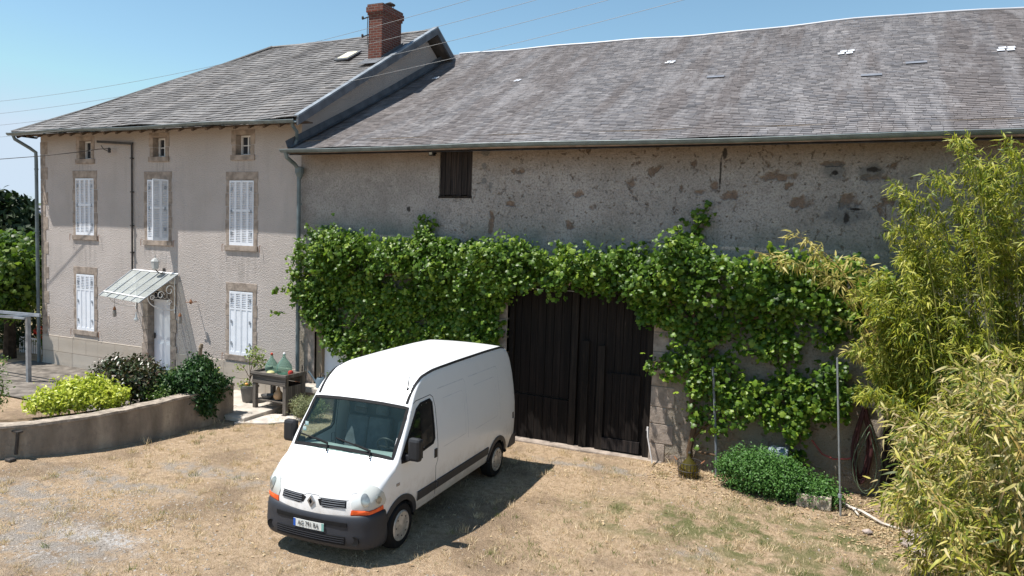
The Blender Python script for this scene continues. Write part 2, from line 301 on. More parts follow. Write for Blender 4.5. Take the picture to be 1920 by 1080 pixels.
G = dict(
    ground=mk_ground(), render=mk_render(), plinth=mk_plinth(), barn=mk_barnwall(), brick=mk_brick(), gwall=mk_gwall(),
    slate=mk_slate('barn_slate', [(.10, .096, .10), (.15, .141, .142), (.175, .163, .162), (.205, .19, .188), (.125, .122, .13), (.255, .24, .236)], ((.10, .084, .078), .62, (.29, .275, .275))),
    lauze=mk_slate('house_stone_slate', [(.115, .110, .107), (.15, .143, .14), (.17, .162, .156), (.13, .124, .12), (.205, .195, .187)], ((.075, .069, .066), .6, (.25, .23, .215)), 1.6),
    stone=simple('dressed_stone', (.315, .262, .22), .9, .15, var=.28, sc=5, bump=.01), pale=simple('pale_stone', (.50, .45, .40), .9, .15, var=.2, sc=5, bump=.01),
    shutter=simple('white_shutter', (.74, .77, .82), .55, .3, var=.05, sc=3), door=simple('white_door', (.76, .77, .81), .5, .3, var=.04, sc=3),
    zinc=simple('painted_zinc', (.13, .165, .175), .5, .5, .2, var=.2, sc=4), zincl=simple('light_zinc', (.30, .33, .37), .5, .5, .4, var=.2, sc=3), flash=simple('zinc_flashing', (.10, .108, .12), .75, .3, .0, var=.25, sc=3),
    capz=simple('verge_zinc', (.20, .225, .25), .55, .4, .3, var=.25, sc=3), ridge=simple('ridge_zinc', (.50, .51, .54), .5, .4, .1, var=.08, sc=2), rust=simple('rusty_pipe', (.26, .12, .06), .8, .3, var=.4, sc=9), iron=simple('dark_iron', (.05, .045, .042), .6, .4, .3, var=.3, sc=8),
    darkwood=mk_oldwood('dark_barn_boards', (.008, .0065, .006), (.027, .020, .017)), hatch=mk_oldwood('hatch_boards', (.012, .011, .012), (.06, .046, .04)),
    frame=mk_oldwood('dark_timber', (.011, .009, .008), (.038, .029, .023)), grey=mk_oldwood('grey_weathered_wood', (.10, .088, .078), (.27, .24, .21), 'x'), greyz=mk_oldwood('grey_weathered_posts', (.09, .08, .07), (.25, .22, .19)),
    postwood=mk_oldwood('bare_post', (.22, .17, .12), (.38, .30, .22)), rafter=simple('rafter', (.10, .07, .05), .9, var=.3),
    white=simple('white_plastic', (.78, .78, .78), .5, var=.04), black=simple('black_plastic', (.018, .019, .022), .55, .4, var=.15), wglass=simple('window_glass', (.03, .035, .045), .08, .6, var=.2, sc=3),
    concrete=simple('concrete_slab', (.46, .415, .36), .92, .12, var=.22, sc=2.5, bump=.012), soil=simple('garden_soil', (.16, .115, .075), .95, .1, var=.4, sc=8, bump=.03), steel=simple('galvanised_steel', (.33, .36, .39), .45, .5, .6, var=.15),
    pink=simple('pink_mat', (.72, .11, .20), .9, .1, var=.15, sc=12), potgrey=simple('grey_pot', (.17, .165, .16), .7, var=.12), terracotta=simple('terracotta', (.45, .16, .07), .85, var=.25))

# ------------------------------------------------------------ ground and the far setting
def grid_sheet(xs, ys, fz):
    b = MB(); nx = len(xs); b.v = [(x, y, fz(x, y)) for y in ys for x in xs]
    b.f = [(j * nx + i, j * nx + i + 1, (j + 1) * nx + i + 1, (j + 1) * nx + i) for j in range(len(ys) - 1) for i in range(nx - 1)]; return b
def gnd(x, y):
    z = 0.018 * math.sin(x * 1.3 + y * .7) + .012 * math.sin(x * 2.9 - y * 2.1)
    if y > 2 or x < -24.5: z -= min(1.0, max(0, y - 2) * .05 + max(0, -24.5 - x) * .05)
    return z - .012
xs = sorted(set([-900, -500, -250, -150, -100, -70, -50, -40, -34, -30] + list(np.arange(-28, 8, .25)) + [8, 12, 20, 40, 80, 200, 500, 900]))
ys = sorted(set([-200, -80, -40, -25] + list(np.arange(-18, 2.1, .25)) + [3, 5, 8, 12, 20, 30, 50, 80, 120, 180, 300, 600, 1500]))
o = grid_sheet([float(a) for a in xs], [float(a) for a in ys], gnd).build('ground', G['ground'], smooth=True); tag(o, kind='structure')
hm = simple('far_woodland', (.055, .09, .04), .95, .05, var=.5, sc=.05)
b = MB(); N_ = 90; prof = []
for i in range(N_ + 1):
    a = R(200 - 130 * i / N_); r_ = 520; x, y = r_ * math.cos(a), r_ * math.sin(a); h = 14 + 5 * math.sin(i * .35) + 3 * math.sin(i * .9 + 1) + random.random() * 1.2
    b.v += [(x, y, -3), (x * 1.02, y * 1.02, h * .7), (x * 1.06, y * 1.06, h), (x * 1.3, y * 1.3, h * .5)]
for i in range(N_):
    for k in range(3): b.f.append((4 * i + k, 4 * i + 4 + k, 4 * i + 5 + k, 4 * i + 1 + k))
tag(b.build('hills', hm, smooth=True), kind='structure')

# ------------------------------------------------------------ wall with openings
def holed_wall(b, x0, x1, z0, z1, y0, th, holes):
    xs = sorted({x0, x1} | {h[0] for h in holes} | {h[1] for h in holes}); zs = sorted({z0, z1} | {h[2] for h in holes} | {h[3] for h in holes})
    xs = [x for x in xs if x0 <= x <= x1]; zs = [z for z in zs if z0 <= z <= z1]
    for i in range(len(xs) - 1):
        for j in range(len(zs) - 1):
            cx, cz = (xs[i] + xs[i + 1]) / 2, (zs[j] + zs[j + 1]) / 2
            if any(h[0] < cx < h[1] and h[2] < cz < h[3] for h in holes): continue
            b.add([(xs[i], y0, zs[j]), (xs[i + 1], y0, zs[j]), (xs[i + 1], y0, zs[j + 1]), (xs[i], y0, zs[j + 1])], [(0, 1, 2, 3)])
    for (a, c, d, e) in holes:
        b.add([(a, y0, d), (a, y0, e), (a, y0 + th, e), (a, y0 + th, d)], [(0, 1, 2, 3)]); b.add([(c, y0, d), (c, y0 + th, d), (c, y0 + th, e), (c, y0, e)], [(0, 1, 2, 3)])
        b.add([(a, y0, e), (c, y0, e), (c, y0 + th, e), (a, y0 + th, e)], [(0, 1, 2, 3)]); b.add([(a, y0, d), (a, y0 + th, d), (c, y0 + th, d), (c, y0, d)], [(0, 1, 2, 3)])

# ------------------------------------------------------------ FARMHOUSE
HX0, HX1 = -23.75, -13.04
house = thing('farmhouse', 'two storey rendered farmhouse with white shutters and hipped slate roof, left of the barn', 'house', (-18.4, 6, 0))
UP = [(-22.04, -21.18, 4.26, 6.05), (-18.81, -17.94, 4.20, 6.0), (-15.55, -14.66, 4.16, 5.97)]
LO = [(-22.04, -21.2, 1.25, 3.05), (-15.53, -14.67, 1.10, 2.91)]
AT = [(-21.85, -21.30, 6.62, 7.2), (-18.58, -18.06, 6.64, 7.21), (-15.34, -14.80, 6.64, 7.2)]
DOOR = (-18.80, -17.84, .32, 2.72)
holes = UP + LO + AT + [DOOR]
b = MB(); holed_wall(b, HX0, HX1, -.5, 7.55, 0, .32, holes)
b.add([(HX0, 0, -1), (HX0, 12, -1), (HX0, 12, 7.5), (HX0, 0, 7.5)], [(0, 3, 2, 1)])
b.add([(HX1, 0, -1), (HX1, 12, -1), (HX1, 12, 7.5), (HX1, 6, 11.1), (HX1, 0, 7.5)], [(0, 1, 2, 3, 4)])
b.add([(HX0, 12, -1), (HX1, 12, -1), (HX1, 12, 7.5), (HX0, 12, 7.5)], [(0, 1, 2, 3)])
b.build('wall', G['render'], house)
b = MB(); segs = [(HX0 - .01, LO[0][0] - .2), (LO[0][1] + .16, -19.0), (-17.62, LO[1][0] - .2), (LO[1][1] + .2, HX1)]
for (a, c) in segs[:2]: b.box(a, c, -.022, .01, -.6, .97)
b.box(LO[0][0] - .2, LO[0][1] + .16, -.020, .01, -.6, 1.0); b.build('plinth', G['plinth'], house, bevel=.008)
b = MB()
for (a, c) in segs[2:]: b.box(a, c, -.022, .01, -.6, .92)
b.box(LO[1][0] - .2, LO[1][1] + .2, -.020, .01, -.6, .9); b.build('plinth', G['plinth'], house, bevel=.008)
b = MB()
for k in range(18): z = .0 + k * .4; b.box(HX0 - .012, HX0 + (.34 if k % 2 else .22), -.012, .2, z + .006, z + .394)
b.build('corner_stones', G['stone'], house, bevel=.006)

def surround(b, o, lint=.26, jamb=.15, sill=.12, y=-.014):
    x0, x1, z0, z1 = o
    b.box(x0 - jamb - .02, x1 + jamb + .02, y, .28, z1 - .005, z1 + lint)
    n = 5 if z1 - z0 > 1 else 2; hh = (z1 - z0) / n
    for i in range(n):
        e = .03 if i % 2 else 0.0
        b.box(x0 - jamb - e, x0 + .004, y, .28, z0 + i * hh + .009, z0 + (i + 1) * hh - .009); b.box(x1 - .004, x1 + jamb + e, y, .28, z0 + i * hh + .009, z0 + (i + 1) * hh - .009)
    if sill: b.box(x0 - jamb - .03, x1 + jamb + .03, y - .03, .28, z0 - sill - .02, z0 + .005)
def louvre_leaf(b, w, h, louvre_from, M, cols=2):
    st = .028
    def bx(a, c, y0, y1, z0, z1): b.box(a, c, y0, y1, z0, z1, M)
    cw = w / cols
    for c in range(cols):
        x0 = c * cw; x1 = x0 + cw - .004
        bx(x0, x0 + st, -.018, .018, 0, h); bx(x1 - st, x1, -.018, .018, 0, h); bx(x0 + st, x1 - st, -.018, .018, h - .05, h); bx(x0 + st, x1 - st, -.018, .018, 0, .09)
        bx(x0 + st, x1 - st, .030, .034, .09, h - .05); zz = max(louvre_from, .09)
        if louvre_from > .1: bx(x0 + st, x1 - st, -.008, .012, .09, louvre_from); bx(x0 + st, x1 - st, -.018, .018, louvre_from - .05, louvre_from)
        n = int((h - .05 - zz) / .048)
        for i in range(n):
            z = zz + (i + .5) * (h - .05 - zz) / n; T = M @ Matrix.Translation((0, 0, z)) @ Matrix.Rotation(R(-38), 4, 'X'); b.box(x0 + st, x1 - st, -.022, .022, -.004, .004, T)
        if louvre_from < .1: bx(x0 + st, x1 - st, -.016, .016, h * .52, h * .52 + .06)
def shutters(win, o, lf, open_right=0.0):
    x0, x1, z0, z1 = o; w = (x1 - x0) / 2 - .006; h = z1 - z0 - .03
    for side in (0, 1):
        b = MB()
        if side == 0: M = Matrix.Translation((x0 + .004, .0, z0 + .01))
        else: M = Matrix.Translation((x1 - .004, -.0, z0 + .01)) @ Matrix.Rotation(open_right, 4, 'Z') @ Matrix.Translation((-w, 0, 0))
        louvre_leaf(b, w, h, lf, M); s_ = b.build('shutter', G['shutter'], win)
        for zz in (.28, h * .5, h - .28):
            xx = (w - .12) if side else .05
            h_ = MB(); h_.box(xx, xx + .05, -.032, -.019, zz, zz + .09, M); h_.build('hinge', G['zincl'], s_)
for i, o in enumerate(UP + LO):
    b = MB(); surround(b, o, lint=.22, jamb=.12); win = b.build('window', G['stone'], house, bevel=.006)
    if i == 1: win['label'] = 'shuttered window with one leaf swung half open'
    shutters(win, o, .0 if i < 3 else 1.32, R(66) if i == 1 else 0)
    b = MB()
    for sx in (o[0] - .22, o[1] + .26): b = MB(); b.tube([(sx, -.015, o[2] + .02), (sx, -.06, o[2] + .02), (sx + .01, -.07, o[2] - .17)], .008, 6); b.build('shutter_stay', G['rust'], win)
    b = MB(); b.box(o[0], o[1], .22, .25, o[2], o[3]); b.build('pane', G['wglass'], win)
for o in AT:
    b = MB(); surround(b, o, lint=.12, jamb=.13, sill=.12); win = b.build('attic_window', G['stone'], house, bevel=.006)
    x0, x1, z0, z1 = o; b = MB(); b.box(x0, x1, .24, .26, z0, z1); b.build('pane', G['wglass'], win)
    b = MB(); y0, y1 = .19, .235
    b.box(x0, x0 + .05, y0, y1, z0, z1); b.box(x1 - .05, x1, y0, y1, z0, z1); b.box(x0 + .05, x1 - .05, y0, y1, z0, z0 + .05); b.box(x0 + .05, x1 - .05, y0, y1, z1 - .05, z1); b.box((x0 + x1) / 2 - .02, (x0 + x1) / 2 + .02, y0, y1, z0 + .05, z1 - .05); b.box(x0 + .05, x1 - .05, y0 + .006, y1 + .004, (z0 + z1) / 2 - .012, (z0 + z1) / 2 + .012)
    b.build('frame', G['white'], win)
# front door with stone jambs, transom light and step
b = MB(); x0, x1, z0, z1 = DOOR
b.box(x0 - .22, x1 + .22, -.03, .28, z1 - .008, z1 + .24)
for k in range(6): b.box(x0 - (.24 if k % 2 else .19), x0 + .012, -.03, .3, z0 + k * .4 + .004, z0 + k * .4 + .396); b.box(x1 - .012, x1 + (.24 if k % 2 else .19), -.03, .3, z0 + k * .4 + .004, z0 + k * .4 + .396)
b.box(x0 - .24, x0, -.03, .28, -.4, z0); b.box(x1, x1 + .24, -.03, .28, -.4, z0)
fd = b.build('front_door', G['stone'], house, bevel=.008)
b = MB(); b.box(x0 + .02, x1 - .02, .19, .23, z0, 2.38); xm = (x0 + x1) / 2
for (a, c, d, e) in ((x0 + .13, xm - .05, .45, 1.15), (xm + .05, x1 - .13, .45, 1.15), (x0 + .13, xm - .05, 1.28, 2.26), (xm + .05, x1 - .13, 1.28, 2.26)):
    b.box(a, c, .175, .192, d, e); b.box(a + .04, c - .04, .165, .178, d + .04, e - .04)
b.build('door_leaf', G['door'], fd, bevel=.004)
b = MB(); b.box(x0 + .02, x1 - .02, .20, .21, 2.44, z1 - .03); b.build('transom_light', G['wglass'], fd)
b = MB(); b.box(x0 + .0, x1, .17, .22, 2.38, 2.44)
for k in range(5): xx = x0 + .1 + k * .19; b.tube([(xx + .09 * math.cos(t / 8 * 2 * math.pi), .185, 2.56 + .09 * math.sin(t / 8 * 2 * math.pi)) for t in range(9)], .008, 5)
b.build('transom_grille', G['white'], fd)
b = MB(); b.box(x0 + .08, x0 + .11, .14, .165, 1.25, 1.42); b.tube([(x0 + .095, .15, 1.36), (x0 + .095, .11, 1.36), (x0 + .2, .11, 1.36)], .009, 6); b.build('handle', G['iron'], fd)
b = MB(); b.box(x0 - .1, x1 + .15, -.42, .3, .16, .32); b.box(x0 - .3, x1 + .3, -.75, .0, -.1, .15); b.build('doorstep', simple('red_stone_step', (.42, .27, .22), .9, var=.3), fd, bevel=.01)

# roofs -------------------------------------------------------
def slate_field(b, origin, ex, es, length, rows, expo, wid, xlim, thick=.012, lift=.02, jit=.0, wave=None, nrm=None):
    """rows of slates; ex along the eave, es up the slope; xlim gives the row's ends"""
    nrm = nrm or ex.cross(es).normalized()
    for r_ in range(rows):
        s0 = r_ * expo; a, c = xlim(s0 + expo * .5); x = a - (wid * .5 if r_ % 2 else 0) - random.random() * .05
        while x < c:
            w = wid * (1 + random.uniform(-.18, .18)); xa, xb = max(a, x), min(c, x + w - .006); x += w
            if xb - xa < .03: continue
            ds = random.uniform(-jit, jit); th = thick * random.uniform(.7, 1.5); hl = random.uniform(-.3, .5) * jit; sk = random.uniform(-jit, jit) * .5
            wa, wb_ = (wave(xa, s0), wave(xb, s0)) if wave else (0, 0); wa2, wb2 = (wave(xa, s0 + expo * 1.25), wave(xb, s0 + expo * 1.25)) if wave else (0, 0)
            P = lambda xx, s_, h: origin + ex * xx + es * s_ + nrm * h
            v = [P(xa, s0 + ds - sk, lift + th + hl + wa), P(xb, s0 + ds + sk, lift + th + hl + wb_), P(xb, s0 + expo * 1.25, .004 + wb2), P(xa, s0 + expo * 1.25, .004 + wa2),
                 P(xa, s0 + ds - sk, lift + hl + wa - .004), P(xb, s0 + ds + sk, lift + hl + wb_ - .004)]
            b.add(v, [(0, 1, 2, 3), (4, 5, 1, 0), (4, 0, 3), (5, 2, 1)])
EY, EZ = -.62, 7.43; RY, RZH = 6.0, 11.36; EXL, EXR = -24.22, -12.62; RXL = -19.7
es = Vector((0, RY - EY, RZH - EZ)); SL = es.length; es.normalize(); ex = Vector((1, 0, 0)); nh = ex.cross(es)
hw = lambda x, s: .03 * math.sin(x * .9 + s * .5) + .018 * math.sin(x * 2.3 - s * 1.7) - .05 * math.sin(math.pi * min(1, s / SL))
b = MB(); slate_field(b, Vector((0, EY, EZ)), ex, es, SL, 37, SL / 37, .27, lambda s: (EXL + (RXL - EXL) * s / SL, EXR - .02), .012, .016, .012, hw)
b.add([(EXL, EY, EZ - .09), (EXR, EY, EZ - .09), (EXR, RY, RZH - .09), (RXL, RY, RZH - .09)], [(0, 1, 2, 3)])
b.add([(EXL, EY, EZ - .02), (RXL, RY, RZH - .02), (EXL, 12.5, EZ - .02)], [(0, 1, 2)])
b.add([(RXL, RY, RZH), (EXR, RY, RZH), (EXR, 12.52, EZ), (EXL, 12.52, EZ)], [(0, 1, 2, 3)])
roof = b.build('roof', G['lauze'], house)
b = MB(); b.tube([(EXL, EY, EZ + .02), (-23.1, 1.15, 8.42), (-21.9, 2.85, 9.45), (-20.7, 4.6, 10.48), (RXL, RY, RZH + .02)], .045, 6); b.tube([(RXL, RY, RZH), (-17, RY, RZH - .03), (-15, RY, RZH - .01), (EXR, RY, RZH + .02)], .045, 6); b.build('ridge_tiles', G['lauze'], roof)
# verge boards on the gable
b = MB()
def verge(b, ya, za, yb, zb, x, w=.05, h=.15):
    b.add([(x - w, ya, za - h), (x + .02, ya, za - h), (x + .02, ya, za + .05), (x - w, ya, za + .05), (x - w, yb, zb - h), (x + .02, yb, zb - h), (x + .02, yb, zb + .05), (x - w, yb, zb + .05)],
          [(0, 1, 2, 3), (7, 6, 5, 4), (0, 4, 5, 1), (1, 5, 6, 2), (2, 6, 7, 3), (3, 7, 4, 0)])
verge(b, EY - .02, EZ - .01, RY, RZH + .02, EXR); verge(b, RY, RZH + .02, 12.5, EZ, EXR); b.build('verge_board', G['flash'], roof)
b = MB(); verge(b, EY - .02, EZ + .045, RY, RZH + .075, EXR - .0, .13, .0); verge(b, RY, RZH + .075, 12.5, EZ + .05, EXR - .0, .13, .0); b.build('verge_capping', G['capz'], roof)
for k in range(22): x = HX0 - .25 + k * .51; b = MB(); b.bar((x, -.58, EZ - .14), (x, .3, EZ + .36), .07, .09); b.build('rafter_end', G['rafter'], roof)
b = MB(); b.box(HX0 - .4, EXR - .06, -.54, .0, EZ - .02, EZ + .01); b.box(HX0 - .4, HX0, 0, 12, EZ - .02, EZ + .01); b.build('soffit', G['rafter'], roof)
# skylight and mortar flashing, moss
def roof_pt(x, y, h=0, base=(EY, EZ), d=None, n=None): d = d or es; n = n or nh; s_ = (y - base[0]) / d.y; return Vector((x, base[0], base[1])) + d * s_ + n * h
b = MB(); c0 = [roof_pt(x, y, .05) for x, y in ((-14.85, 3.55), (-14.32, 3.55), (-14.32, 4.25), (-14.85, 4.25))]; b.prism(c0, nh * .05); sk = b.build('skylight', G['flash'], roof)
b = MB(); b.prism([roof_pt(x, y, .1) for x, y in ((-14.78, 3.63), (-14.39, 3.63), (-14.39, 4.17), (-14.78, 4.17))], nh * .012); b.build('blind', simple('cream_blind', (.62, .58, .42), .6), sk)
# chimney
CX0, CX1, CY0, CY1 = -13.47, -12.98, 3.39, 4.42
b = MB(); b.prism([(CX0, CY0, 9.6), (CX0, CY1, 10.25), (CX0, CY1, 11.18), (CX0, CY0, 11.18)], (CX1 - CX0, 0, 0))
b.box(CX0 - .03, CX1 + .03, CY0 - .03, CY1 + .03, 11.18, 11.26); b.box(CX0 - .06, CX1 + .06, CY0 - .06, CY1 + .06, 11.26, 11.42); b.box(CX0 - .035, CX1 + .035, CY0 - .035, CY1 + .035, 11.42, 11.5)
ch = b.build('chimney', G['brick'], roof, bevel=.006)
b = MB(); b.box(CX0 - .04, CX1 + .04, CY0 - .06, CY0 - .003, 9.66, 9.86); b.add([(CX1 + .012, CY0 - .05, 9.72), (CX1 + .012, CY1 + .1, 10.40), (CX1 + .012, CY1 + .1, 10.62), (CX1 + .012, CY0 - .05, 9.92)], [(0, 1, 2, 3)])
b.add([roof_pt(CX1 + .012, 3.2, .06), roof_pt(EXR - .05, 3.2, .06), roof_pt(EXR - .05, 4.7, .06), roof_pt(CX1 + .012, 4.7, .06)], [(0, 1, 2, 3)])
b.add([roof_pt(CX0 - .1, 3.02, .07), roof_pt(CX1 + .1, 3.02, .07), roof_pt(CX1 + .1, 3.42, .07), roof_pt(CX0 - .1, 3.42, .07)], [(0, 1, 2, 3)]); b.build('flashing', G['flash'], ch)
b = MB(); cx, cy = -13.2, 4.1; b.tube([(cx, cy, 11.4), (cx, cy, 11.6)], .07, 10)
b.lathe([(.16, 11.66), (.17, 11.68), (.02, 11.76)], (cx, cy, 0), 14)
for k in range(4): a = k * math.pi / 2 + .4; b.bar((cx + .1 * math.cos(a), cy + .1 * math.sin(a), 11.5), (cx + .13 * math.cos(a), cy + .13 * math.sin(a), 11.7), .012, .012)
b.build('cowl', G['iron'], ch)
b = MB()
for z in (10.62, 11.15): b.bar((CX0 - .02, CY0 + .03, z), (CX0 - .24, CY0 + .0, z - .06), .03, .03); b.lathe([(.02, -.05), (.035, -.03), (.035, .03), (.02, .05)], (CX0 - .22, CY0, z - .02), 8)
b.tube([(CX0 - .02, CY0 - .02, 11.1), (CX0 - .03, CY0 - .02, 10.7), (CX0 - .01, CY0 - .02, 10.3)], .012, 5); b.build('cable_bracket', G['iron'], ch)
# gutters and downpipes
def gutter(b, pts, r=.07):
    vs = []; fs = []; k = 9
    for (x, y, z) in pts:
        for i in range(k): a = math.pi * i / (k - 1); vs.append((x, y - r * math.cos(a) * 1.0, z - r * math.sin(a)))
    for i in range(len(pts) - 1):
        for j in range(k - 1): fs.append((i * k + j, (i + 1) * k + j, (i + 1) * k + j + 1, i * k + j + 1))
    b.add(vs, fs); b.tube([(p[0], p[1] - r, p[2]) for p in pts], .011, 6)
b = MB(); gutter(b, [(x, -.70, EZ - .02 + .02 * math.sin(x * 1.1)) for x in np.arange(-24.25, -12.6, .4)] + [(-12.66, -.7, EZ - .02)])
for k in range(16): x = -24 + k * .74; b.box(x, x + .03, -.71, -.6, EZ - .1, EZ - .085)
b.build('gutter', G['zinc'], house)
b = MB(); gutter(b, [(-24.3, y, EZ - .02) for y in (-.65, .2)]); b.tube([(-24.05, -.68, 7.36), (-24.05, -.62, 7.22), (-23.9, -.25, 6.98), (-23.84, -.1, 6.86), (-23.84, -.09, 6.6), (-23.84, -.09, .0)], .052, 10)
for z in (6.3, 4.3, 2.2, .6): b.tube([(-23.84, -.09, z), (-23.84, -.09, z + .05)], .062, 10)
b.build('downpipe', G['zinc'], house)
# service bracket
b = MB(); b.tube([(-19.42, -.05, 7.06), (-19.42, -.05, 3.3)], .026, 8); b.bar((-19.38, -.06, 7.04), (-20.86, -.12, 7.13), .03, .07)
for z in (6.6, 5.6, 4.6, 3.8): b.box(-19.46, -19.38, -.09, .0, z, z + .03)
eb = b.build('service_bracket', G['iron'], house)
b = MB(); b.tube([(-20.62, -.16, 7.0), (-20.45, -.2, 6.88), (-20.25, -.2, 6.82)], .012, 6); b.lathe([(.02, -.09), (.05, -.07), (.035, -.02), (.05, .0), (.03, .06)], (-20.2, -.2, 6.86), 10); b.build('insulator', G['iron'], eb)
# wall lamp
b = MB(); b.tube([(-18.12, 0, 3.28), (-18.12, -.12, 3.25), (-18.14, -.22, 3.30), (-18.2, -.24, 3.38)], .018, 6); b.box(-18.17, -18.07, -.02, .0, 3.16, 3.40); lampo = b.build('wall_lamp', G['iron'], house)
b = MB(); b.lathe([(.05, 3.36), (.09, 3.40), (.115, 3.58), (.125, 3.60), (.06, 3.68), (.015, 3.70), (.012, 3.78)], (-18.2, -.24, 0), 6); b.build('lantern_head', simple('frosted_lamp', (.45, .46, .45), .4), lampo)
# glass canopy over the door
b = MB(); TL, TR = Vector((-19.42, -.03, 3.28)), Vector((-17.5, -.03, 3.24)); BL, BR = Vector((-19.5, -1.05, 2.58)), Vector((-17.52, -1.3, 2.50))
BL = Vector((-19.46, -1.08, 2.57))
pn = (TR - TL).cross(BL - TL).normalized(); pn = -pn if pn.z < 0 else pn
b.prism([TL, TR, BR, BL], pn * .01)
gl = mk_glass('canopy_glass', (.50, .52, .51), .40, .3, (.9, .94, .92)); cg = b.build('glass_canopy', gl, house)
b = MB()
for k in range(6):
    t = k / 5; A = TL.lerp(TR, t) + pn * .02; B_ = BL.lerp(BR, t) + pn * .02; b.bar(A, B_, .018, .022, pn)
b.build('glazing_bar', G['zincl'], cg)
b = MB(); b.bar(TL + pn * .02, TR + pn * .02, .04, .03, pn); b.bar(TL.lerp(BL, .86) + pn * .03, TR.lerp(BR, .86) + pn * .03, .03, .02, pn)
for X in (-19.3, -17.66):
    y1 = -1.0; b.bar((X, -.02, 2.1), (X, -.02, 3.2), .03, .02); b.bar((X, -.02, 3.17), (X, y1, 2.62), .025, .025)
    b.tube([(X, -.03 - .9 * math.sin(t * math.pi / 2 / 9), 2.2 + .42 * (1 - math.cos(t * math.pi / 2 / 9)) ) for t in range(10)], .014, 6)
    for (cy, cz, r0) in ((-.2, 2.78, .16), (-.5, 2.66, .12), (-.22, 2.42, .10), (-.78, 2.6, .08)):
        b.tube([(X, cy + r0 * (1 - t / 26) * math.cos(t * .42), cz + r0 * (1 - t / 26) * math.sin(t * .42)) for t in range(18)], .011, 5)
b.build('scroll_bracket', G['white'], cg)

# ------------------------------------------------------------ BARN
BX1 = 9.0
barn = thing('barn', 'long barn with patchy render, slate roof and big dark double doors', 'barn', (-3, 8, 0))
HT = (-8.86, -7.98, 5.57, 6.72); BD = (-6.95, -3.54, -.3, 3.62); SD = (-12.52, -11.2, .62, 2.0)
b = MB(); holed_wall(b, HX1 + .004, BX1, -.8, 6.98, .0, .4, [HT, BD, SD]); b.add([(BX1, 0, -1), (BX1, 16, -1), (BX1, 16, 6.9), (BX1, 8, 10.9), (BX1, 0, 6.9)], [(0, 1, 2, 3, 4)]); b.add([(HX1, 16, -1), (BX1, 16, -1), (BX1, 16, 6.9), (HX1, 16, 6.9)], [(0, 1, 2, 3)])
b.build('wall', G['barn'], barn)
BEY, BEZ, BRY, BRZ = -.54, 6.70, 7.8, 11.0
bs = Vector((0, BRY - BEY, BRZ - BEZ)); BL_ = bs.length; bs.normalize(); nb = ex.cross(bs)
bw = lambda x, s: .028 * math.sin(x * .8 + 1) * min(1, s / 3) + .012 * math.sin(x * 2.1 + s * .9) - .10 * math.sin(math.pi * min(1, s / BL_)) + .028 * min(1, s / BL_) * math.sin(x * .55 + 1.6)
b = MB(); slate_field(b, Vector((0, BEY, BEZ)), ex, bs, BL_, 82, BL_ / 82, .19, lambda s: (HX1 + .01, BX1 + .2), .006, .010, .007, bw)
b.add([(HX1, BEY + .02, BEZ - .16), (BX1 + .2, BEY + .02, BEZ - .16), (BX1 + .2, BRY, BRZ - .2), (HX1, BRY, BRZ - .2)], [(0, 1, 2, 3)])
b.add([(HX1, BRY, BRZ), (BX1 + .2, BRY, BRZ), (BX1 + .2, 16.3, BEZ), (HX1, 16.3, BEZ)], [(0, 1, 2, 3)])
broof = b.build('roof', G['slate'], barn)
rp = lambda x, y, h=0: roof_pt(x, y, h, (BEY, BEZ), bs, nb)
def bpt(x, y, h): s_ = (y - BEY) / bs.y; return rp(x, y, h + bw(x, s_))
b = MB()
px = list(np.arange(HX1 + .3, BX1, .6)); b.tube([bpt(x, BRY - .02, .03) for x in px], .032, 8); b.build('ridge_capping', G['ridge'], broof, smooth=True)
whs = simple('new_white_slates', (.62, .64, .68), .6, var=.1); bls = simple('blue_slates', (.165, .175, .20), .65, var=.15)
for i, (x, y) in enumerate(((-.23, 4.84), (3.03, 4.42), (-4.67, 5.21), (-8.93, 4.41), (-12.2, 5.25))):
    sc = [.85, .85, .6, .45, .45][i]; b = MB()
    for (dx, dy) in ((-.16, -.14), (.06, -.14), (-.10, .05), (.10, .05)):
        b.prism([bpt(x + sc * q[0], y + sc * q[1], .035) for q in ((dx - .08, dy), (dx + .09, dy + .02), (dx + .09, dy + .15), (dx - .08, dy + .13))], nb * .012)
    b.build('white_slates', whs, broof)
b = MB()
for i in range(3):
    x, y = [(-3.2, 3.7), (1.2, 3.6), (.3, 2.9), (-9.1, 2.6), (-6.4, 3.9), (2.2, 2.3), (-1.6, 4.6), (4, 2.2), (-.2, 4.0)][i]
    b = MB(); b.prism([bpt(x + q[0], y + q[1], .034) for q in ((-.2, 0), (.22, 0), (.22, .13), (-.2, .13))], nb * .008)
    b.build('blue_slate', bls, broof)
b = MB()  # stepped flashing where the barn roof meets the gable
b.add([bpt(HX1 + .02, y, .22) for y in (BEY, 2, 4, 6, 7.7)] + [bpt(HX1 + .02, y, -.05) for y in (BEY, 2, 4, 6, 7.7)], [(i, i + 1, i + 6, i + 5) for i in range(4)])
b.add([bpt(HX1 + .02, y, .05) for y in (BEY, 2, 4, 6, 7.7)] + [bpt(HX1 + .16, y, .045) for y in (BEY, 2, 4, 6, 7.7)], [(i, i + 1, i + 6, i + 5) for i in range(4)])
b.build('flashing', G['flash'], broof)
b = MB(); gutter(b, [(float(x), -.64, BEZ - .03 + .016 * math.sin(x * .7)) for x in np.arange(-13.14, BX1 + .3, .4)], .075)
b.build('gutter', G['zinc'], barn)
b = MB(); b.box(HX1, BX1, -.54, -.50, BEZ - .12, BEZ - .01); b.box(HX1, BX1, -.50, .0, BEZ - .03, BEZ + .0); b.build('eaves_board', G['rafter'], barn)
b = MB(); px_ = -13.0; b.tube([(px_, -.64, BEZ - .08), (px_, -.60, BEZ - .22), (px_, -.3, BEZ - .36), (px_ + .02, -.16, BEZ - .5), (px_ + .02, -.13, .75)], .052, 10)
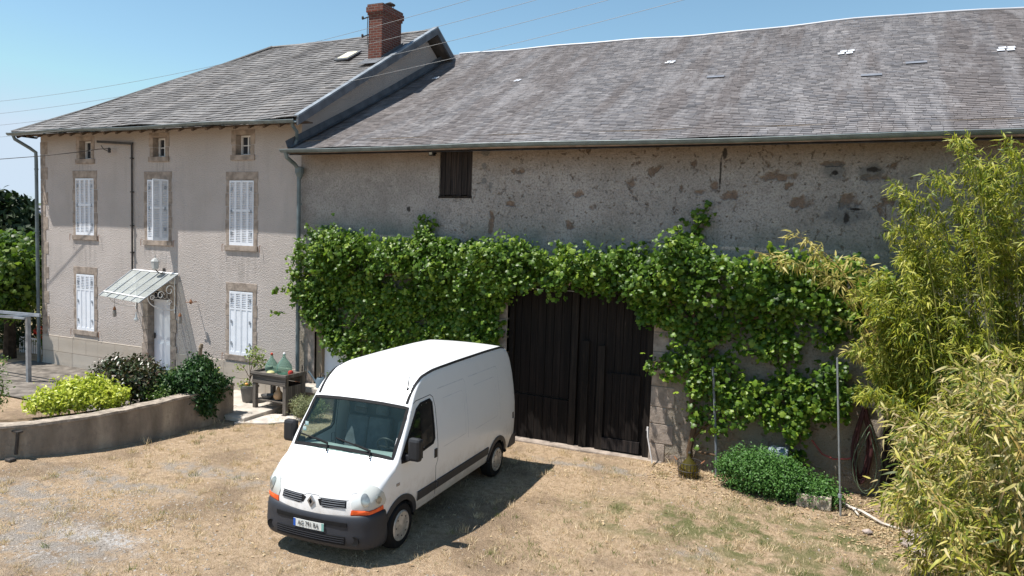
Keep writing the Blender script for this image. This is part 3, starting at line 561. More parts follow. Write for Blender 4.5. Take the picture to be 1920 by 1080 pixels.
b.lathe([(.055, 5.98), (.07, 6.02), (.115, 6.14), (.115, 6.27), (.06, 6.29)], (px_ + .02, -.14, 0), 12)
for z in (5.3, 3.6, 2.0): b.tube([(px_ + .02, -.13, z), (px_ + .02, -.13, z + .05)], .062, 10)
dpipe = b.build('downpipe', G['zinc'], barn)
b = MB(); b.tube([(px_ + .02, -.13, .78), (px_ + .02, -.13, -.1)], .06, 10); b.build('cast_iron_shoe', G['rust'], dpipe)
b = MB(); b.tube([(-12.83, -.6, 7.34), (-12.83, -.58, 7.26), (-12.86, -.4, 7.15), (-12.95, -.28, 6.98), (-12.99, -.3, 6.86), (-12.99, -.33, 6.72)], .045, 10); b.build('downpipe', G['zinc'], house)
# hatch
b = MB(); x0, x1, z0, z1 = HT; n = 6; w = (x1 - x0) / n
for i in range(n): b.box(x0 + i * w + .006, x0 + (i + 1) * w - .004, .03 + random.random() * .012, .09, z0 + random.uniform(0, .03), z1)
hb = b.build('hatch', G['hatch'], barn, bevel=.003)
b = MB(); b.box(x0 - .01, x1 + .01, -.01, .4, z0 - .05, z0); b.build('sill', G['frame'], hb)
# floodlight
b = MB(); b.box(-9.02, -8.9, -.26, -.12, 6.5, 6.66); b.bar((-8.96, -.12, 6.58), (-8.96, 0, 6.58), .03, .03); fl = b.build('floodlight', G['black'], barn, bevel=.008)
b = MB(); b.box(-9.0, -8.92, -.268, -.261, 6.52, 6.64); b.build('lens', simple('flood_lens', (.45, .5, .5), .2), fl)
# big doors
x0, x1, z0, z1 = BD
b = MB(); b.box(x0, x0 + .12, .1, .3, -.1, z1); b.box(x1 - .16, x1, .08, .3, -.1, z1); b.box(x0 + .12, x1 - .16, .1, .3, z1 - .12, z1); b.build('door_frame', G['frame'], barn, bevel=.006)
for side, (a, c) in enumerate(((x0 + .13, -5.27), (-5.25, x1 - .17))):
    b = MB(); x = a
    while x < c - .02:
        w = random.uniform(.15, .24); xe = min(c, x + w)
        if c - xe < .07: xe = c
        if side == 0: b.box(x + .004, xe - .004, .17 + random.random() * .016, .24, 1.06 - (x - a) * .02, z1 - .14); b.box(x + .004, xe - .004, .14 + random.random() * .012, .24, .02 + random.random() * .02, 1.04 - (x - a) * .02)
        else: b.box(x + .004, xe - .004, .17 + random.random() * .016, .24, .0, z1 - .14)
        x = xe
    dl = b.build('barn_door', G['darkwood'], barn, bevel=.003)
    if side:
        b = MB(); b.box(-5.16, -4.99, .11, .16, .0, 2.42); b.box(-4.78, -4.62, .11, .16, .0, 2.34); b.build('cover_batten', G['frame'], dl, bevel=.004)
        b = MB(); xx = -4.57
        for w in (.14, .17, .15, .16, .14): b.box(xx, xx + w - .006, .125 + random.random() * .01, .16, .32, 1.76); xx += w
        wk = b.build('wicket_door', G['darkwood'], dl, bevel=.003); b = MB(); b.box(-4.62, -3.78, .10, .155, .06, .31); b.build('kick_board', G['hatch'], wk)
    else:
        b = MB(); b.box(-5.36, -5.16, .245, .29, .0, z1 - .13); b.build('meeting_stile', G['darkwood'], dl)
        b = MB(); b.box(-5.42, -5.27, .12, .165, .0, z1 - .14); b.build('cover_batten', G['frame'], dl, bevel=.004)
b = MB(); b.box(x0 - .1, x1 + .3, -.10, .35, -.2, .02); b.build('threshold', G['stone'], barn, bevel=.02)
# dressed stones beside the doors
b = MB(); z = .0
for k in range(9):
    h = random.uniform(.34, .46); w = .5 if k % 2 else .34; b.box(BD[1], BD[1] + w, -.016, .38, z + .006, z + h - .006); b.box(BD[0] - w * .8, BD[0], -.016, .38, z + .006, z + h - .006); z += h
    if z > 3.3: break
b.box(BD[0] - .3, BD[1] + .3, -.02, .38, 3.63, 3.95); b.build('door_stones', G['stone'], barn, bevel=.012)
# side opening behind the van
b = MB(); b.box(SD[0] - .30, SD[0], -.02, .3, .0, 2.0); b.box(SD[0] - .3, -10.9, -.03, .3, 2.0, 2.3); ow = b.build('side_window', G['stone'], barn, bevel=.01)
b = MB(); b.box(SD[0] + .2, -11.2, .16, .2, .62, 2.0); b.build('shutter', G['door'], ow); b = MB(); b.box(SD[0], SD[0] + .2, .06, .2, .62, 2.0); b.build('post', G['postwood'], ow)
b = MB(); b.box(-12.82, -11.0, -.55, .0, .50, .62); b.build('sill', G['concrete'], ow, bevel=.01); b = MB(); b.box(-12.7, -11.1, -.42, .0, -.1, .5); b.build('sill_support', G['stone'], ow)

# ------------------------------------------------------------ VAN
VAN = thing('delivery_van', 'white high roof panel van with black bumper, parked before the barn doors', 'van', (-6.85, -2.64, 0), R(2.63))
def lerp_tab(tab, u):
    if u <= tab[0][0]: return tab[0][1]
    for (a, p), (c, q) in zip(tab, tab[1:]):
        if u <= c: return p + (q - p) * (u - a) / max(1e-9, c - a)
    return tab[-1][1]
TOP = [(-.84, .42), (-.84, 1.2), (-.80, 1.75), (-.74, 2.2), (-.70, 2.38), (-.64, 2.475), (-.5, 2.515), (.3, 2.535), (1.5, 2.53), (2.4, 2.51), (2.62, 2.475), (2.8, 2.42), (2.95, 2.335), (3.07, 2.235), (3.15, 2.14), (3.20, 2.065), (3.23, 2.02),
       (3.30, 1.93), (3.45, 1.73), (3.60, 1.52), (3.69, 1.38), (3.71, 1.35), (3.80, 1.305), (3.95, 1.225), (4.08, 1.13), (4.16, 1.04), (4.21, .95), (4.235, .86), (4.25, .75), (4.26, .6), (4.26, .40)]
# resample evenly along the profile
prof = []
for (a, c) in zip(TOP, TOP[1:]):
    L = math.hypot(c[0] - a[0], c[1] - a[1]); n = max(1, int(L / (.03 if a[0] > 2.3 else .09)))
    for k in range(n): prof.append((a[0] + (c[0] - a[0]) * k / n, a[1] + (c[1] - a[1]) * k / n))
prof.append(TOP[-1])
P_ = np.array(prof)
for _ in range(3):
    Q = P_.copy(); Q[1:-1] = P_[1:-1] * .5 + (P_[:-2] + P_[2:]) * .25; P_ = Q
prof = [tuple(p) for p in P_]
WZ = [(.38, .925), (.45, .95), (.62, .975), (1.0, .99), (1.3, .985), (1.6, .955), (1.9, .915), (2.15, .875), (2.38, .83), (2.55, .79)]
FW = [(-.86, .965), (-.78, .985), (-.6, 1.0), (3.0, 1.0), (3.6, .99), (3.95, .965), (4.1, .94), (4.2, .90), (4.245, .86), (4.27, .80)]
KU = [(2.6, 0), (3.2, .025), (3.7, .11), (4.1, .17), (4.3, .19)]
NTOP, NC, NS = 16, 6, 34
def ring(u, zt, grow=0.0):
    fw = lerp_tab(FW, u); rr = .07 if u < 2.6 else (.10 if u > 3.75 else .06); k = lerp_tab(KU, u) if u > 2.6 else 0
    kr = -.05 if u < -.6 else 0
    zc = max(zt - rr, .40); w = lerp_tab(WZ, zc) * fw; crown = .022 if u < 2.7 else (.008 if u < 3.3 else .03)
    pts = []
    for i in range(NTOP):
        v = (w - rr) * i / NTOP; pts.append((v, zt - crown * (v / w) ** 2 - (.02 if zt > 1.5 else .05) * max(0, v / w - .6) ** 2))
    z1 = pts[-1][1] - .004; zs = z1 - rr * .9
    for i in range(NC):
        a = (i + .5) / NC * math.pi / 2; pts.append((w - rr + rr * math.sin(a), zs + rr * .9 * math.cos(a)))
    z0 = .40
    for i in range(NS):
        z = zs + (z0 - zs) * i / (NS - 1) if zs > z0 else zs - .001 * i
        pts.append((lerp_tab(WZ, z) * fw, z))
    out = []
    for (v, z) in pts:
        q = min(1, v / .93); out.append((v + grow * .0, u + k * (1 - q ** 2.4) + kr * (q ** 2 - 0), z))
    return out
RINGS = [ring(u, z) for (u, z) in prof]
NR = len(RINGS[0])
def side_u(px): return px
def van_faces(keep):
    b = MB(); ids = {}
    def vid(i, j, s):
        kx = (i, j, s if j else 1)
        if kx not in ids: v, u, z = RINGS[i][j]; ids[kx] = len(b.v); b.v.append((s * v, -u, z))
        return ids[kx]
    for i in range(len(RINGS) - 1):
        for j in range(NR - 1):
            q = [RINGS[i][j], RINGS[i + 1][j], RINGS[i + 1][j + 1], RINGS[i][j + 1]]; v = sum(a[0] for a in q) / 4; u = sum(a[1] for a in q) / 4; z = sum(a[2] for a in q) / 4
            for s in (1, -1):
                if keep(s * v, u, z, i, j):
                    f = (vid(i, j, s), vid(i + 1, j, s), vid(i + 1, j + 1, s), vid(i, j + 1, s)); b.f.append(f if s < 0 else f[::-1])
    return b
def inpoly(p, poly):
    x, y = p; c = False; n = len(poly)
    for i in range(n):
        (x1, y1), (x2, y2) = poly[i], poly[(i + 1) % n]
        if (y1 > y) != (y2 > y) and x < (x2 - x1) * (y - y1) / (y2 - y1) + x1: c = not c
    return c
SIDEWIN = [(2.60, 1.98), (2.66, 2.04), (2.95, 2.03), (3.08, 1.97), (3.42, 1.58), (3.60, 1.36), (3.60, 1.30), (3.40, 1.29), (2.66, 1.36), (2.60, 1.42)]
def is_ws(v, u, z, i, j): return j < NTOP - 0 and 3.215 < prof[i][0] < 3.68 and abs(v) < .865 and 1.4 < prof[i][1] < 2.045
def is_sw(v, u, z, i, j): return j > NTOP + 3 and inpoly((u, z), SIDEWIN)
def arch(u, z, r=.42): return any(math.hypot(u - c, z - .34) < r for c in (0.0, 3.58))
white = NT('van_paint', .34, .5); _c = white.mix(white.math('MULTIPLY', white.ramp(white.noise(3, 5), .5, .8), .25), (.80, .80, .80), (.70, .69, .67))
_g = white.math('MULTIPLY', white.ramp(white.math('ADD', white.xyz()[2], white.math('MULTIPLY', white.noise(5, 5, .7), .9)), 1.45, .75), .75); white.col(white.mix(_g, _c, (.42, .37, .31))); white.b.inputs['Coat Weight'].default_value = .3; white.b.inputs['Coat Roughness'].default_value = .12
vblack = simple('bumper_plastic', (.027, .030, .038), .5, .4, var=.1, sc=5); rubber = simple('black_rubber', (.012, .012, .013), .75, .2, var=.2)
vgl = mk_glass('windscreen_glass', (.05, .09, .10), .16, .03); vgls = simple('tinted_side_glass', (.008, .01, .012), .05, .6)
def seen(v, u, z, i, j):
    if is_ws(v, u, z, i, j) or is_sw(v, u, z, i, j): return False
    if abs(v) > .70 and z < .9 and arch(u, z): return False
    return not (j > NTOP + NC and z < .405)
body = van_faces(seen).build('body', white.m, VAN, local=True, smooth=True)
full = van_faces(lambda v, u, z, i, j: True)
bvh = BVHTree.FromPolygons([Vector(v) for v in full.v], full.f)
def onbody(p, d, off=.003):
    d = Vector(d).normalized(); h = bvh.ray_cast(Vector(p) - d * 3, d)
    if h[0] is None: h2 = bvh.find_nearest(Vector(p)); return h2[0], h2[1]
    n = h[1] if h[1].dot(d) < 0 else -h[1]; return h[0] + n * off, n
def strip_on(b, pts, d, w, off=.004, h=.006, closed=False):
    """thin raised line following the body"""
    P = []
    for p, q in zip(pts, pts[1:] + ([pts[0]] if closed else [])):
        n = max(1, int((Vector(q) - Vector(p)).length / .06)); P += [Vector(p).lerp(Vector(q), k / n) for k in range(n)]
    if not closed: P.append(Vector(pts[-1]))
    H = [onbody(p, d, off) for p in P]; m_ = len(H)
    vs = []
    for i, (p, n) in enumerate(H):
        a = H[(i - 1) % m_][0] if (closed or i) else p; c = H[(i + 1) % m_][0] if (closed or i < m_ - 1) else p
        t = (c - a).normalized(); s = t.cross(n).normalized() * w / 2; vs += [p - s, p + s, p + s - n * h, p - s - n * h]
    fs = []
    for i in range(m_ if closed else m_ - 1):
        j = (i + 1) % m_
        for k in range(4): fs.append((4 * i + k, 4 * i + (k + 1) % 4, 4 * j + (k + 1) % 4, 4 * j + k))
    b.add(vs, fs); return b
def patch_on(b, outline, d, off=.012, depth=.02, sub=.05, bulge=0.0):
    """closed outline projected on the body and filled as a raised panel"""
    c = sum((Vector(p) for p in outline), Vector()) / len(outline); P = []
    for p, q in zip(outline, outline[1:] + [outline[0]]):
        n = max(1, int((Vector(q) - Vector(p)).length / sub)); P += [Vector(p).lerp(Vector(q), k / n) for k in range(n)]
    rings = 6; vs = []; fs = []; m_ = len(P)
    for r_ in range(rings + 1):
        t = 1 - r_ / rings
        for p in P:
            q, n = onbody(c.lerp(p, t), d, off + bulge * (1 - t * t)); vs.append(q)
    for r_ in range(rings):
        for k in range(m_): fs.append((r_ * m_ + k, r_ * m_ + (k + 1) % m_, (r_ + 1) * m_ + (k + 1) % m_, (r_ + 1) * m_ + k))
    base = len(vs)
    for p in P: q, n = onbody(p, d, -depth); vs.append(q)
    for k in range(m_): fs.append((base + k, base + (k + 1) % m_, (k + 1) % m_, k))
    b.add(vs, fs); return b
bowl = simple('lamp_reflector', (.36, .36, .33), .15, .8, .6, var=.3, sc=14)
DR, DL, DF = (-1, 0, 0), (1, 0, 0), (0, 1, 0)
# glass
b = van_faces(is_ws); ws = b.build('windscreen', vgl, VAN, local=True, smooth=True)
for s in (1, -1):
    b = van_faces(lambda v, u, z, i, j: is_sw(v, u, z, i, j) and v * s > 0); sg = b.build('side_window', vgls if s > 0 else vgl, VAN, local=True, smooth=True)
    b = MB(); strip_on(b, [(s * 1.0, -u, z) for u, z in SIDEWIN], (-s, 0, 0), .045, .006, .03, True); b.build('window_seal', rubber, sg, local=True)
def wsp(v, t): # point on windscreen plane coordinates, t 0 bottom .. 1 top
    u = 3.70 + (3.235 - 3.70) * t; z = 1.365 + (2.01 - 1.365) * t; return (v, -(u), z)
b = MB(); strip_on(b, [wsp(-.87, -.0), wsp(-.45, -.0), wsp(0, 0), wsp(.45, 0), wsp(.87, 0), wsp(.865, .5), wsp(.84, 1.0), wsp(.4, 1.02), wsp(0, 1.025), wsp(-.4, 1.02), wsp(-.84, 1.0), wsp(-.865, .5)], (0, 1, -.75), .05, .006, .02, True)
b.build('windscreen_seal', rubber, ws, local=True)
for k, (x0, x1, t0) in enumerate(((-.80, -.22, .07), (-.12, .52, .06))):
    b = MB(); a, _ = onbody(wsp(x0, t0 + .12), (0, 1, -.75), .02); c, _ = onbody(wsp(x1, t0 - .03), (0, 1, -.75), .03); mid, _ = onbody(wsp((x0 + x1) / 2, t0 + .05), (0, 1, -.75), .02)
    b.tube([a, mid, c], .011, 6); e, _ = onbody(wsp(x1 + .04, -.12), (0, 1, -.75), .03); m2 = a.lerp(c, .55) + Vector((0, 0, .015)); b.tube([m2, c + Vector((0, 0, .012)), e], .014, 6); b.build('wiper', rubber, VAN, local=True, smooth=True)
for zz in (0, .07): b = MB(); q, n = onbody(wsp(-.79, .30 + zz * 1.6), (0, 1, -.75), .004); b.box(q.x - .03, q.x + .03, q.y - .003, q.y + .003, q.z - .03, q.z + .03, None); b.build('inspection_sticker', simple('sticker', (.55, .72, .72), .5), ws, local=True)
# cabin
dash = simple('dashboard', (.36, .41, .395), .8, .2, var=.1); seatm = simple('seat_cloth', (.14, .15, .165), .95, .1, var=.2); hull = simple('cabin_liner', (.10, .11, .12), .9, .1)
b = MB()
vs = []; sec = [(3.78, 1.33), (3.55, 1.335), (3.30, 1.30), (3.18, 1.22), (3.12, 1.05), (3.15, .6)]
for (u, z) in sec: vs += [(-.86, -u + .08, z), (-.3, -u, z + .012), (.3, -u, z + .012), (.86, -u + .08, z)]
for i in range(5):
    for k in range(3): b.f.append((4 * i + k, 4 * i + k + 1, 4 * i + 5 + k, 4 * i + 4 + k))
b.v += vs
b.f = [tuple(f) for f in b.f]; da = b.build('dashboard', dash, VAN, local=True, smooth=True)
for (x, w) in ((-.5, .34), (0, .3), (.45, .34)): b = MB(); b.box(x - w / 2, x + w / 2, -3.66, -3.58, 1.338, 1.352); b.build('air_vent', simple('vent', (.12, .15, .15), .8), da, local=True)
b = MB(); b.box(-.2, .12, -3.5, -3.3, 1.325, 1.345, Matrix.Translation((-.3, .3, 0)) @ Matrix.Rotation(.3, 4, 'Z')); b.build('papers', simple('paper', (.5, .55, .55), .8), da, local=True)
for x, w in ((.45, .5), (-.15, .42), (-.58, .42)):
    b = MB(); T = Matrix.Translation((x, -2.5, .95)) @ Matrix.Rotation(R(-12), 4, 'X'); b.box(-w / 2, w / 2, -.07, .07, 0, .62, T); b.box(-w / 2, w / 2, -.5, .05, -.14, .02, Matrix.Translation((x, -2.5, .95)))
    b.box(-.12, .12, -.05, .05, .65, .84, T); b.build('seat', seatm, VAN, local=True, bevel=.04)
b = MB(); T = Matrix.Translation((.44, -3.12, 1.32)) @ Matrix.Rotation(R(-62), 4, 'X'); n = 28; b.tube([tuple(T @ Vector((.19 * math.cos(2 * math.pi * k / n), .19 * math.sin(2 * math.pi * k / n), 0))) for k in range(n + 1)], .014, 6, False)
b.bar(T @ Vector((-.18, 0, 0)), T @ Vector((.18, 0, 0)), .05, .02); b.bar(T @ Vector((0, 0, 0)), T @ Vector((0, -.18, 0)), .04, .02); b.build('steering_wheel', G['black'], VAN, local=True, smooth=True)
b = MB(); b.box(-.86, .86, -2.28, -2.25, .45, 1.9); b.box(-.9, .9, -3.2, -2.25, .52, .56); b.build('cabin_bulkhead', hull, VAN, local=True)
b = MB(); b.box(-.10, .10, -3.22, -3.20, 1.86, 1.93); b.build('rear_view_mirror', G['black'], VAN, local=True)
b = MB(); b.box(-.86, .86, -3.5, .75, .34, .42); b.build('underbody', rubber, VAN, local=True)
# lines
gap = simple('panel_gap', (.05, .05, .055), .8); crease_shade = simple('pressed_line_shade', (.64, .65, .67), .5)
for s, d in ((1, DR), (-1, DL)):
    L = lambda pts: [(s, -u, z) for u, z in pts]
    b = MB(); strip_on(b, L([(3.30, 2.02), (3.08, 2.10), (2.62, 2.11), (2.54, 2.06), (2.50, 1.90), (2.50, 1.05), (2.56, .95), (2.52, .42)]), d, .011, .0015); b.build('door_gap', gap, VAN, local=True)
    b = MB(); strip_on(b, L([(3.05, .44), (2.52, .44)]), d, .010, .0015)
    for poly in ([(2.36, 2.16), (1.42, 2.16), (1.36, 2.1), (1.36, 1.12)], [(1.2, 2.16), (.0, 2.16), (-.06, 2.1), (-.06, 1.12)]):
        strip_on(b, L(poly), d, .016, .001)
    for poly in ([(2.22, 1.98), (1.52, 1.98), (1.46, 1.92), (1.46, 1.22), (2.3, 1.2)], [(1.02, 1.98), (.14, 1.98), (.08, 1.92), (.08, 1.22), (1.06, 1.2)]):
        strip_on(b, L(poly), d, .012, .001)
    b.build('pressed_panel_shade', crease_shade, VAN, local=True)  # grey strips draw the faint shade along the pressed panel edges
    # rub strip, arches, sill
    b = MB(); strip_on(b, L([(3.13, .64), (2.53, .64)]), d, .14, .018, .03); b.build('rub_strip', vblack, VAN, local=True, bevel=.005)
    b = MB(); strip_on(b, L([(2.50, .64), (.46, .64)]), d, .14, .018, .03); b.build('rub_strip', vblack, VAN, local=True, bevel=.005)
    for c in (0.0, 3.58):
        a0, a1 = (R(6), R(174)) if c == 0 else (R(2), R(170))
        b = MB(); strip_on(b, L([(c + .425 * math.cos(a0 + (a1 - a0) * k / 20), .34 + .425 * math.sin(a0 + (a1 - a0) * k / 20)) for k in range(21)]), d, .085, .016, .05); b.build('wheel_arch', vblack, VAN, local=True, smooth=True)
        b = MB(); n = 16
        vs = [(s * (.60 + .33 * q), -(c + .44 * math.cos(math.pi * k / n)), .34 + .44 * math.sin(math.pi * k / n)) for q in (0, 1) for k in range(n + 1)]
        b.add(vs, [(k, k + 1, n + 2 + k, n + 1 + k) for k in range(n)] + [tuple(range(n + 1))]); b.build('wheel_well', rubber, VAN, local=True)
        # wheel
        cx = s * .86; w = MB(); w.lathe([(.20, -.11), (.31, -.11), (.335, -.085), (.345, -.04), (.345, .04), (.335, .085), (.31, .11), (.20, .11)], (cx, -c, .345), 40, 'x'); wheel = w.build('wheel', rubber, VAN, local=True, smooth=True)
        w = MB(); o_ = s * .075; w.lathe([(.225, o_ - .01 * s), (.225, o_ + .035 * s), (.205, o_ + .05 * s), (.16, o_ + .043 * s), (.10, o_ + .055 * s), (.06, o_ + .06 * s), (.01, o_ + .062 * s)], (cx, -c, .345), 32, 'x')
        hub = w.build('hubcap', simple('hubcap_silver', (.48, .46, .43), .45, .5, .5, var=.3, sc=9), wheel, local=True, smooth=True)
        w = MB()
        for k in range(8): a = 2 * math.pi * k / 8; w.lathe([(.013, 0), (.012, .006)], (cx + s * .118, -c + .15 * math.cos(a), .345 + .15 * math.sin(a)), 10, 'x')
        w.build('hubcap_slots', G['black'], hub, local=True)
    # mirror
    b = MB(); T = Matrix.Translation((s * 1.13, -3.50, 1.50)); b.box(-.105, .105, -.06, .07, -.19, .16, T); mir = b.build('wing_mirror', G['black'], VAN, local=True, bevel=.05, smooth=False)
    b = MB(); b.bar((s * .90, -3.45, 1.34), (s * 1.08, -3.5, 1.36), .12, .09); b.build('mirror_arm', G['black'], mir, local=True, bevel=.015)
    b = MB(); b.box(s * 1.13 - .09, s * 1.13 + .09, -3.425, -3.42, 1.35, 1.63); b.build('mirror_glass', G['wglass'], mir, local=True)
    b = MB(); patch_on(b, L([(2.62, 1.10), (2.62, 1.24), (2.54, 1.24), (2.54, 1.10)]), d, .014, .01); b.build('door_handle', G['black'], VAN, local=True)
    b = MB(); strip_on(b, [(s * .80, -u, z + .6) for u, z in ((3.20, 2.0), (3.12, 2.1), (3.0, 2.2), (2.85, 2.3), (2.6, 2.4), (2.3, 2.5), (1.0, 2.5), (-.58, 2.48))], (0, 0.0, -1), .042, .006, .012); b.build('roof_drip_rail', rubber, VAN, local=True)
    b = MB(); patch_on(b, L([(3.66, .98), (3.74, .98), (3.74, 1.02), (3.66, 1.02)]), d, .008, .01); b.build('side_repeater', simple('repeater', (.35, .30, .26), .3), VAN, local=True)
    # tail lamp, hinge
    b = MB(); strip_on(b, L([(-.73, 1.0), (-.73, 1.12)]), d, .03, .02, .03); b.build('rear_door_hinge', G['black'], VAN, local=True)
    # headlight: outline given on the diagonal of the corner
    dd = (-s * .62, 1.0, -.12)
    HL = [(.56, 4.24, .775), (.53, 4.22, .86), (.57, 4.16, .96), (.63, 4.08, 1.06), (.70, 4.03, 1.10), (.80, 3.98, 1.06), (.89, 3.96, .98), (.935, 3.97, .87), (.93, 4.00, .81), (.78, 4.13, .775)]
    lens = NT('headlight_glass', .12, .6); lens.col(lens.mix(lens.ramp(lens.noise(2.5, 1), .4, .6), (.60, .62, .61), (.47, .48, .45))); lens.b.inputs['Coat Weight'].default_value = .6; lens.b.inputs['Coat Roughness'].default_value = .1
    b = MB(); patch_on(b, [(s * v, -u, z) for v, u, z in HL], dd, .012, .03, .04, .018); hl = b.build('headlight', lens.m, VAN, local=True, smooth=True)
    for (v, u, z, r_) in ((.70, 4.12, .90, .085), (.84, 4.03, .90, .055)):
        b = MB(); patch_on(b, [(s * (v + r_ * .8 * math.cos(t * math.pi / 8)), -u, z + r_ * math.sin(t * math.pi / 8)) for t in range(16)], dd, .036, .03, .04, .004); b.build('lamp_bowl', bowl, hl, local=True, smooth=True)
    b = MB(); patch_on(b, [(s * v, -u, z) for v, u, z in ((.54, 4.24, .70), (.555, 4.24, .765), (.78, 4.13, .765), (.90, 4.04, .785), (.915, 4.02, .81), (.915, 4.0, .745), (.78, 4.13, .71))], dd, .016, .03, .04, .01)
    b.build('indicator', simple('orange_indicator', (.75, .10, .015), .25, .6), hl, local=True, smooth=True)
# bumper
PL = [(.972, 3.98), (.985, 4.05), (.97, 4.14), (.93, 4.24), (.86, 4.33), (.74, 4.40), (.5, 4.445), (.25, 4.465), (0, 4.47)]
PL = PL + [(-v, u) for v, u in PL[::-1][1:]]
SEC = [(-.10, .20), (-.03, .225), (0, .28), (.012, .40), (.0, .50), (.0, .60), (-.012, .665), (-.05, .705), (-.12, .725), (-.22, .73)]
b = MB(); vs = []
for i, (v, u) in enumerate(PL):
    a = PL[max(0, i - 1)]; c = PL[min(len(PL) - 1, i + 1)]; t = Vector((c[0] - a[0], c[1] - a[1])).normalized(); n = Vector((-t.y, t.x)); n = -n if n.y < -.01 or (abs(n.y) < .3 and n.x * v < 0) else n
    lift = .04 * (abs(v) / .97) ** 3
    for (o_, z) in SEC: vs.append((v + n.x * o_, -(u + n.y * o_), z + (lift if z > .6 else 0)))
ns = len(SEC); b.add(vs, [(i * ns + k, i * ns + k + 1, (i + 1) * ns + k + 1, (i + 1) * ns + k) for i in range(len(PL) - 1) for k in range(ns - 1)])
bumper = b.build('front_bumper', vblack, VAN, local=True, smooth=True); sm = bumper.modifiers.new('s', 'SUBSURF'); sm.levels = sm.render_levels = 2
def onfront(b, x0, x1, z0, z1, off=.008, n=12, th=.012):
    def U(v): return lerp_tab(sorted((abs(a), c) for a, c in PL if a >= 0), abs(v))
    vs = []
    for k in range(n + 1):
        x = x0 + (x1 - x0) * k / n; y = -(U(x) + off)
        vs += [(x, y, z0), (x, y, z1), (x, y + th, z1), (x, y + th, z0)]
    b.add(vs, [(4 * i + k, 4 * i + (k + 1) % 4, 4 * i + 4 + (k + 1) % 4, 4 * i + 4 + k) for i in range(n) for k in range(4)] + [(0, 1, 2, 3), (4 * n + 3, 4 * n + 2, 4 * n + 1, 4 * n)])
    return b
onfront(MB(), -.60, .60, .555, .615, .010).build('bumper_slot', rubber, bumper, local=True)
gi = onfront(MB(), -.58, .58, .30, .42, .018).build('lower_intake', rubber, bumper, local=True)
b = MB()
for z in (.33, .36, .39): onfront(b, -.57, .57, z, z + .008, .024)
b.build('intake_bars', vblack, gi, local=True)
for s in (1, -1):
    b = MB(); b.lathe([(.065, 0), (.065, -.02), (.05, -.015), (.01, -.012)], (s * .72, -4.395, .37), 18, 'y'); b.build('fog_lamp_blank', rubber, bumper, local=True)
onfront(MB(), -.26, .26, .455, .565, .024, 4, .006).build('number_plate', simple('plate_white', (.72, .73, .70), .4, var=.03), bumper, local=True)
plate = [o for o in bumper.children if o.name.startswith('number_plate')][0]
for nm, (a, c), colr in (('euro_band', (-.26, -.222), (.02, .10, .45)), ('region_band', (.222, .26), (.20, .42, .38))):
    onfront(MB(), a, c, .456, .564, .0262, 1, .004).build(nm, simple(nm, colr, .4), plate, local=True)
def text(body_, size, loc, rot, mat, parent, name, ext=.001):
    c = bpy.data.curves.new(name, 'FONT'); c.body = body_; c.size = size; c.extrude = ext; c.align_x = 'CENTER'; c.align_y = 'CENTER'; c.space_character = 1.05
    t = bpy.data.objects.new(name, c); COL.objects.link(t); dg = bpy.context.evaluated_depsgraph_get(); me = bpy.data.meshes.new_from_object(t.evaluated_get(dg)); bpy.data.objects.remove(t)
    M = Matrix.Translation(loc) @ rot @ Matrix.Diagonal((.82, 1.12, 1, 1)); me.transform(M); return link(name, me, mat, parent)
text('AG 791 RA', .088, Vector((0, -4.499, .512)), Matrix.Rotation(R(90), 4, 'X'), G['black'], plate, 'lettering', .0012)
# grilles and diamond badge on the nose
for s in (1, -1):
    out = [(s * .10, 1, .87), (s * .18, 1, .90), (s * .54, 1, .895), (s * .55, 1, .80), (s * .22, 1, .775), (s * .14, 1, .80)]
    b = MB(); patch_on(b, [(x, -4.3, z) for x, _, z in out], DF, .004, .01); gr = b.build('grille', rubber, VAN, local=True)
    for z in (.80, .83, .86, .885):
        b = MB(); strip_on(b, [(s * .17, -4.3, z), (s * .34, -4.3, z), (s * .53, -4.3, z)], DF, .009, .012, .01); b.build('grille_bar', simple('grille_grey', (.16, .17, .19), .4), gr, local=True)
b = MB(); q, n = onbody((0, -4.4, .84), DF, .03); cz = .835; y = q.y
Lr = [(0, cz + .085), (.062, cz), (0, cz - .085), (-.062, cz)]; Li = [(0, cz + .045), (.030, cz), (0, cz - .045), (-.030, cz)]
vs = [(x, y, z) for x, z in Lr] + [(x, y, z) for x, z in Li] + [(x, y + .03, z) for x, z in Lr]
b.add(vs, [(i, (i + 1) % 4, 4 + (i + 1) % 4, 4 + i) for i in range(4)] + [(i + 8, (i + 1) % 4 + 8, (i + 1) % 4, i) for i in range(4)]); b.build('diamond_badge', simple('badge_chrome', (.35, .36, .38), .25, .6, .7), VAN, local=True, bevel=.004)
b = MB(); b.prism([(x * 1.0, y + .022, z) for x, z in [(0, cz + .07), (.05, cz), (0, cz - .07), (-.05, cz)]], (0, .01, 0)); b.build('badge_backing', G['black'], VAN, local=True)
b = MB(); strip_on(b, [(-.93, -4.0, 1.05), (-.6, -4.2, .99), (-.56, -4.2, .90), (-.12, -4.4, .895), (-.1, -4.4, .92), (.1, -4.4, .92), (.12, -4.4, .895), (.56, -4.2, .90), (.6, -4.2, .99), (.93, -4.0, 1.05)], DF, .007, .001); b.build('bonnet_gap', gap, VAN, local=True)
b = MB(); q, n = onbody((.72, -3.05, 3), (0, 0, -1), 0); b.tube([q, q + Vector((0, .05, .2))], [.012, .006], 6); b.lathe([(.02, 0), (.015, .02)], tuple(q), 8); b.build('aerial', rubber, VAN, local=True)
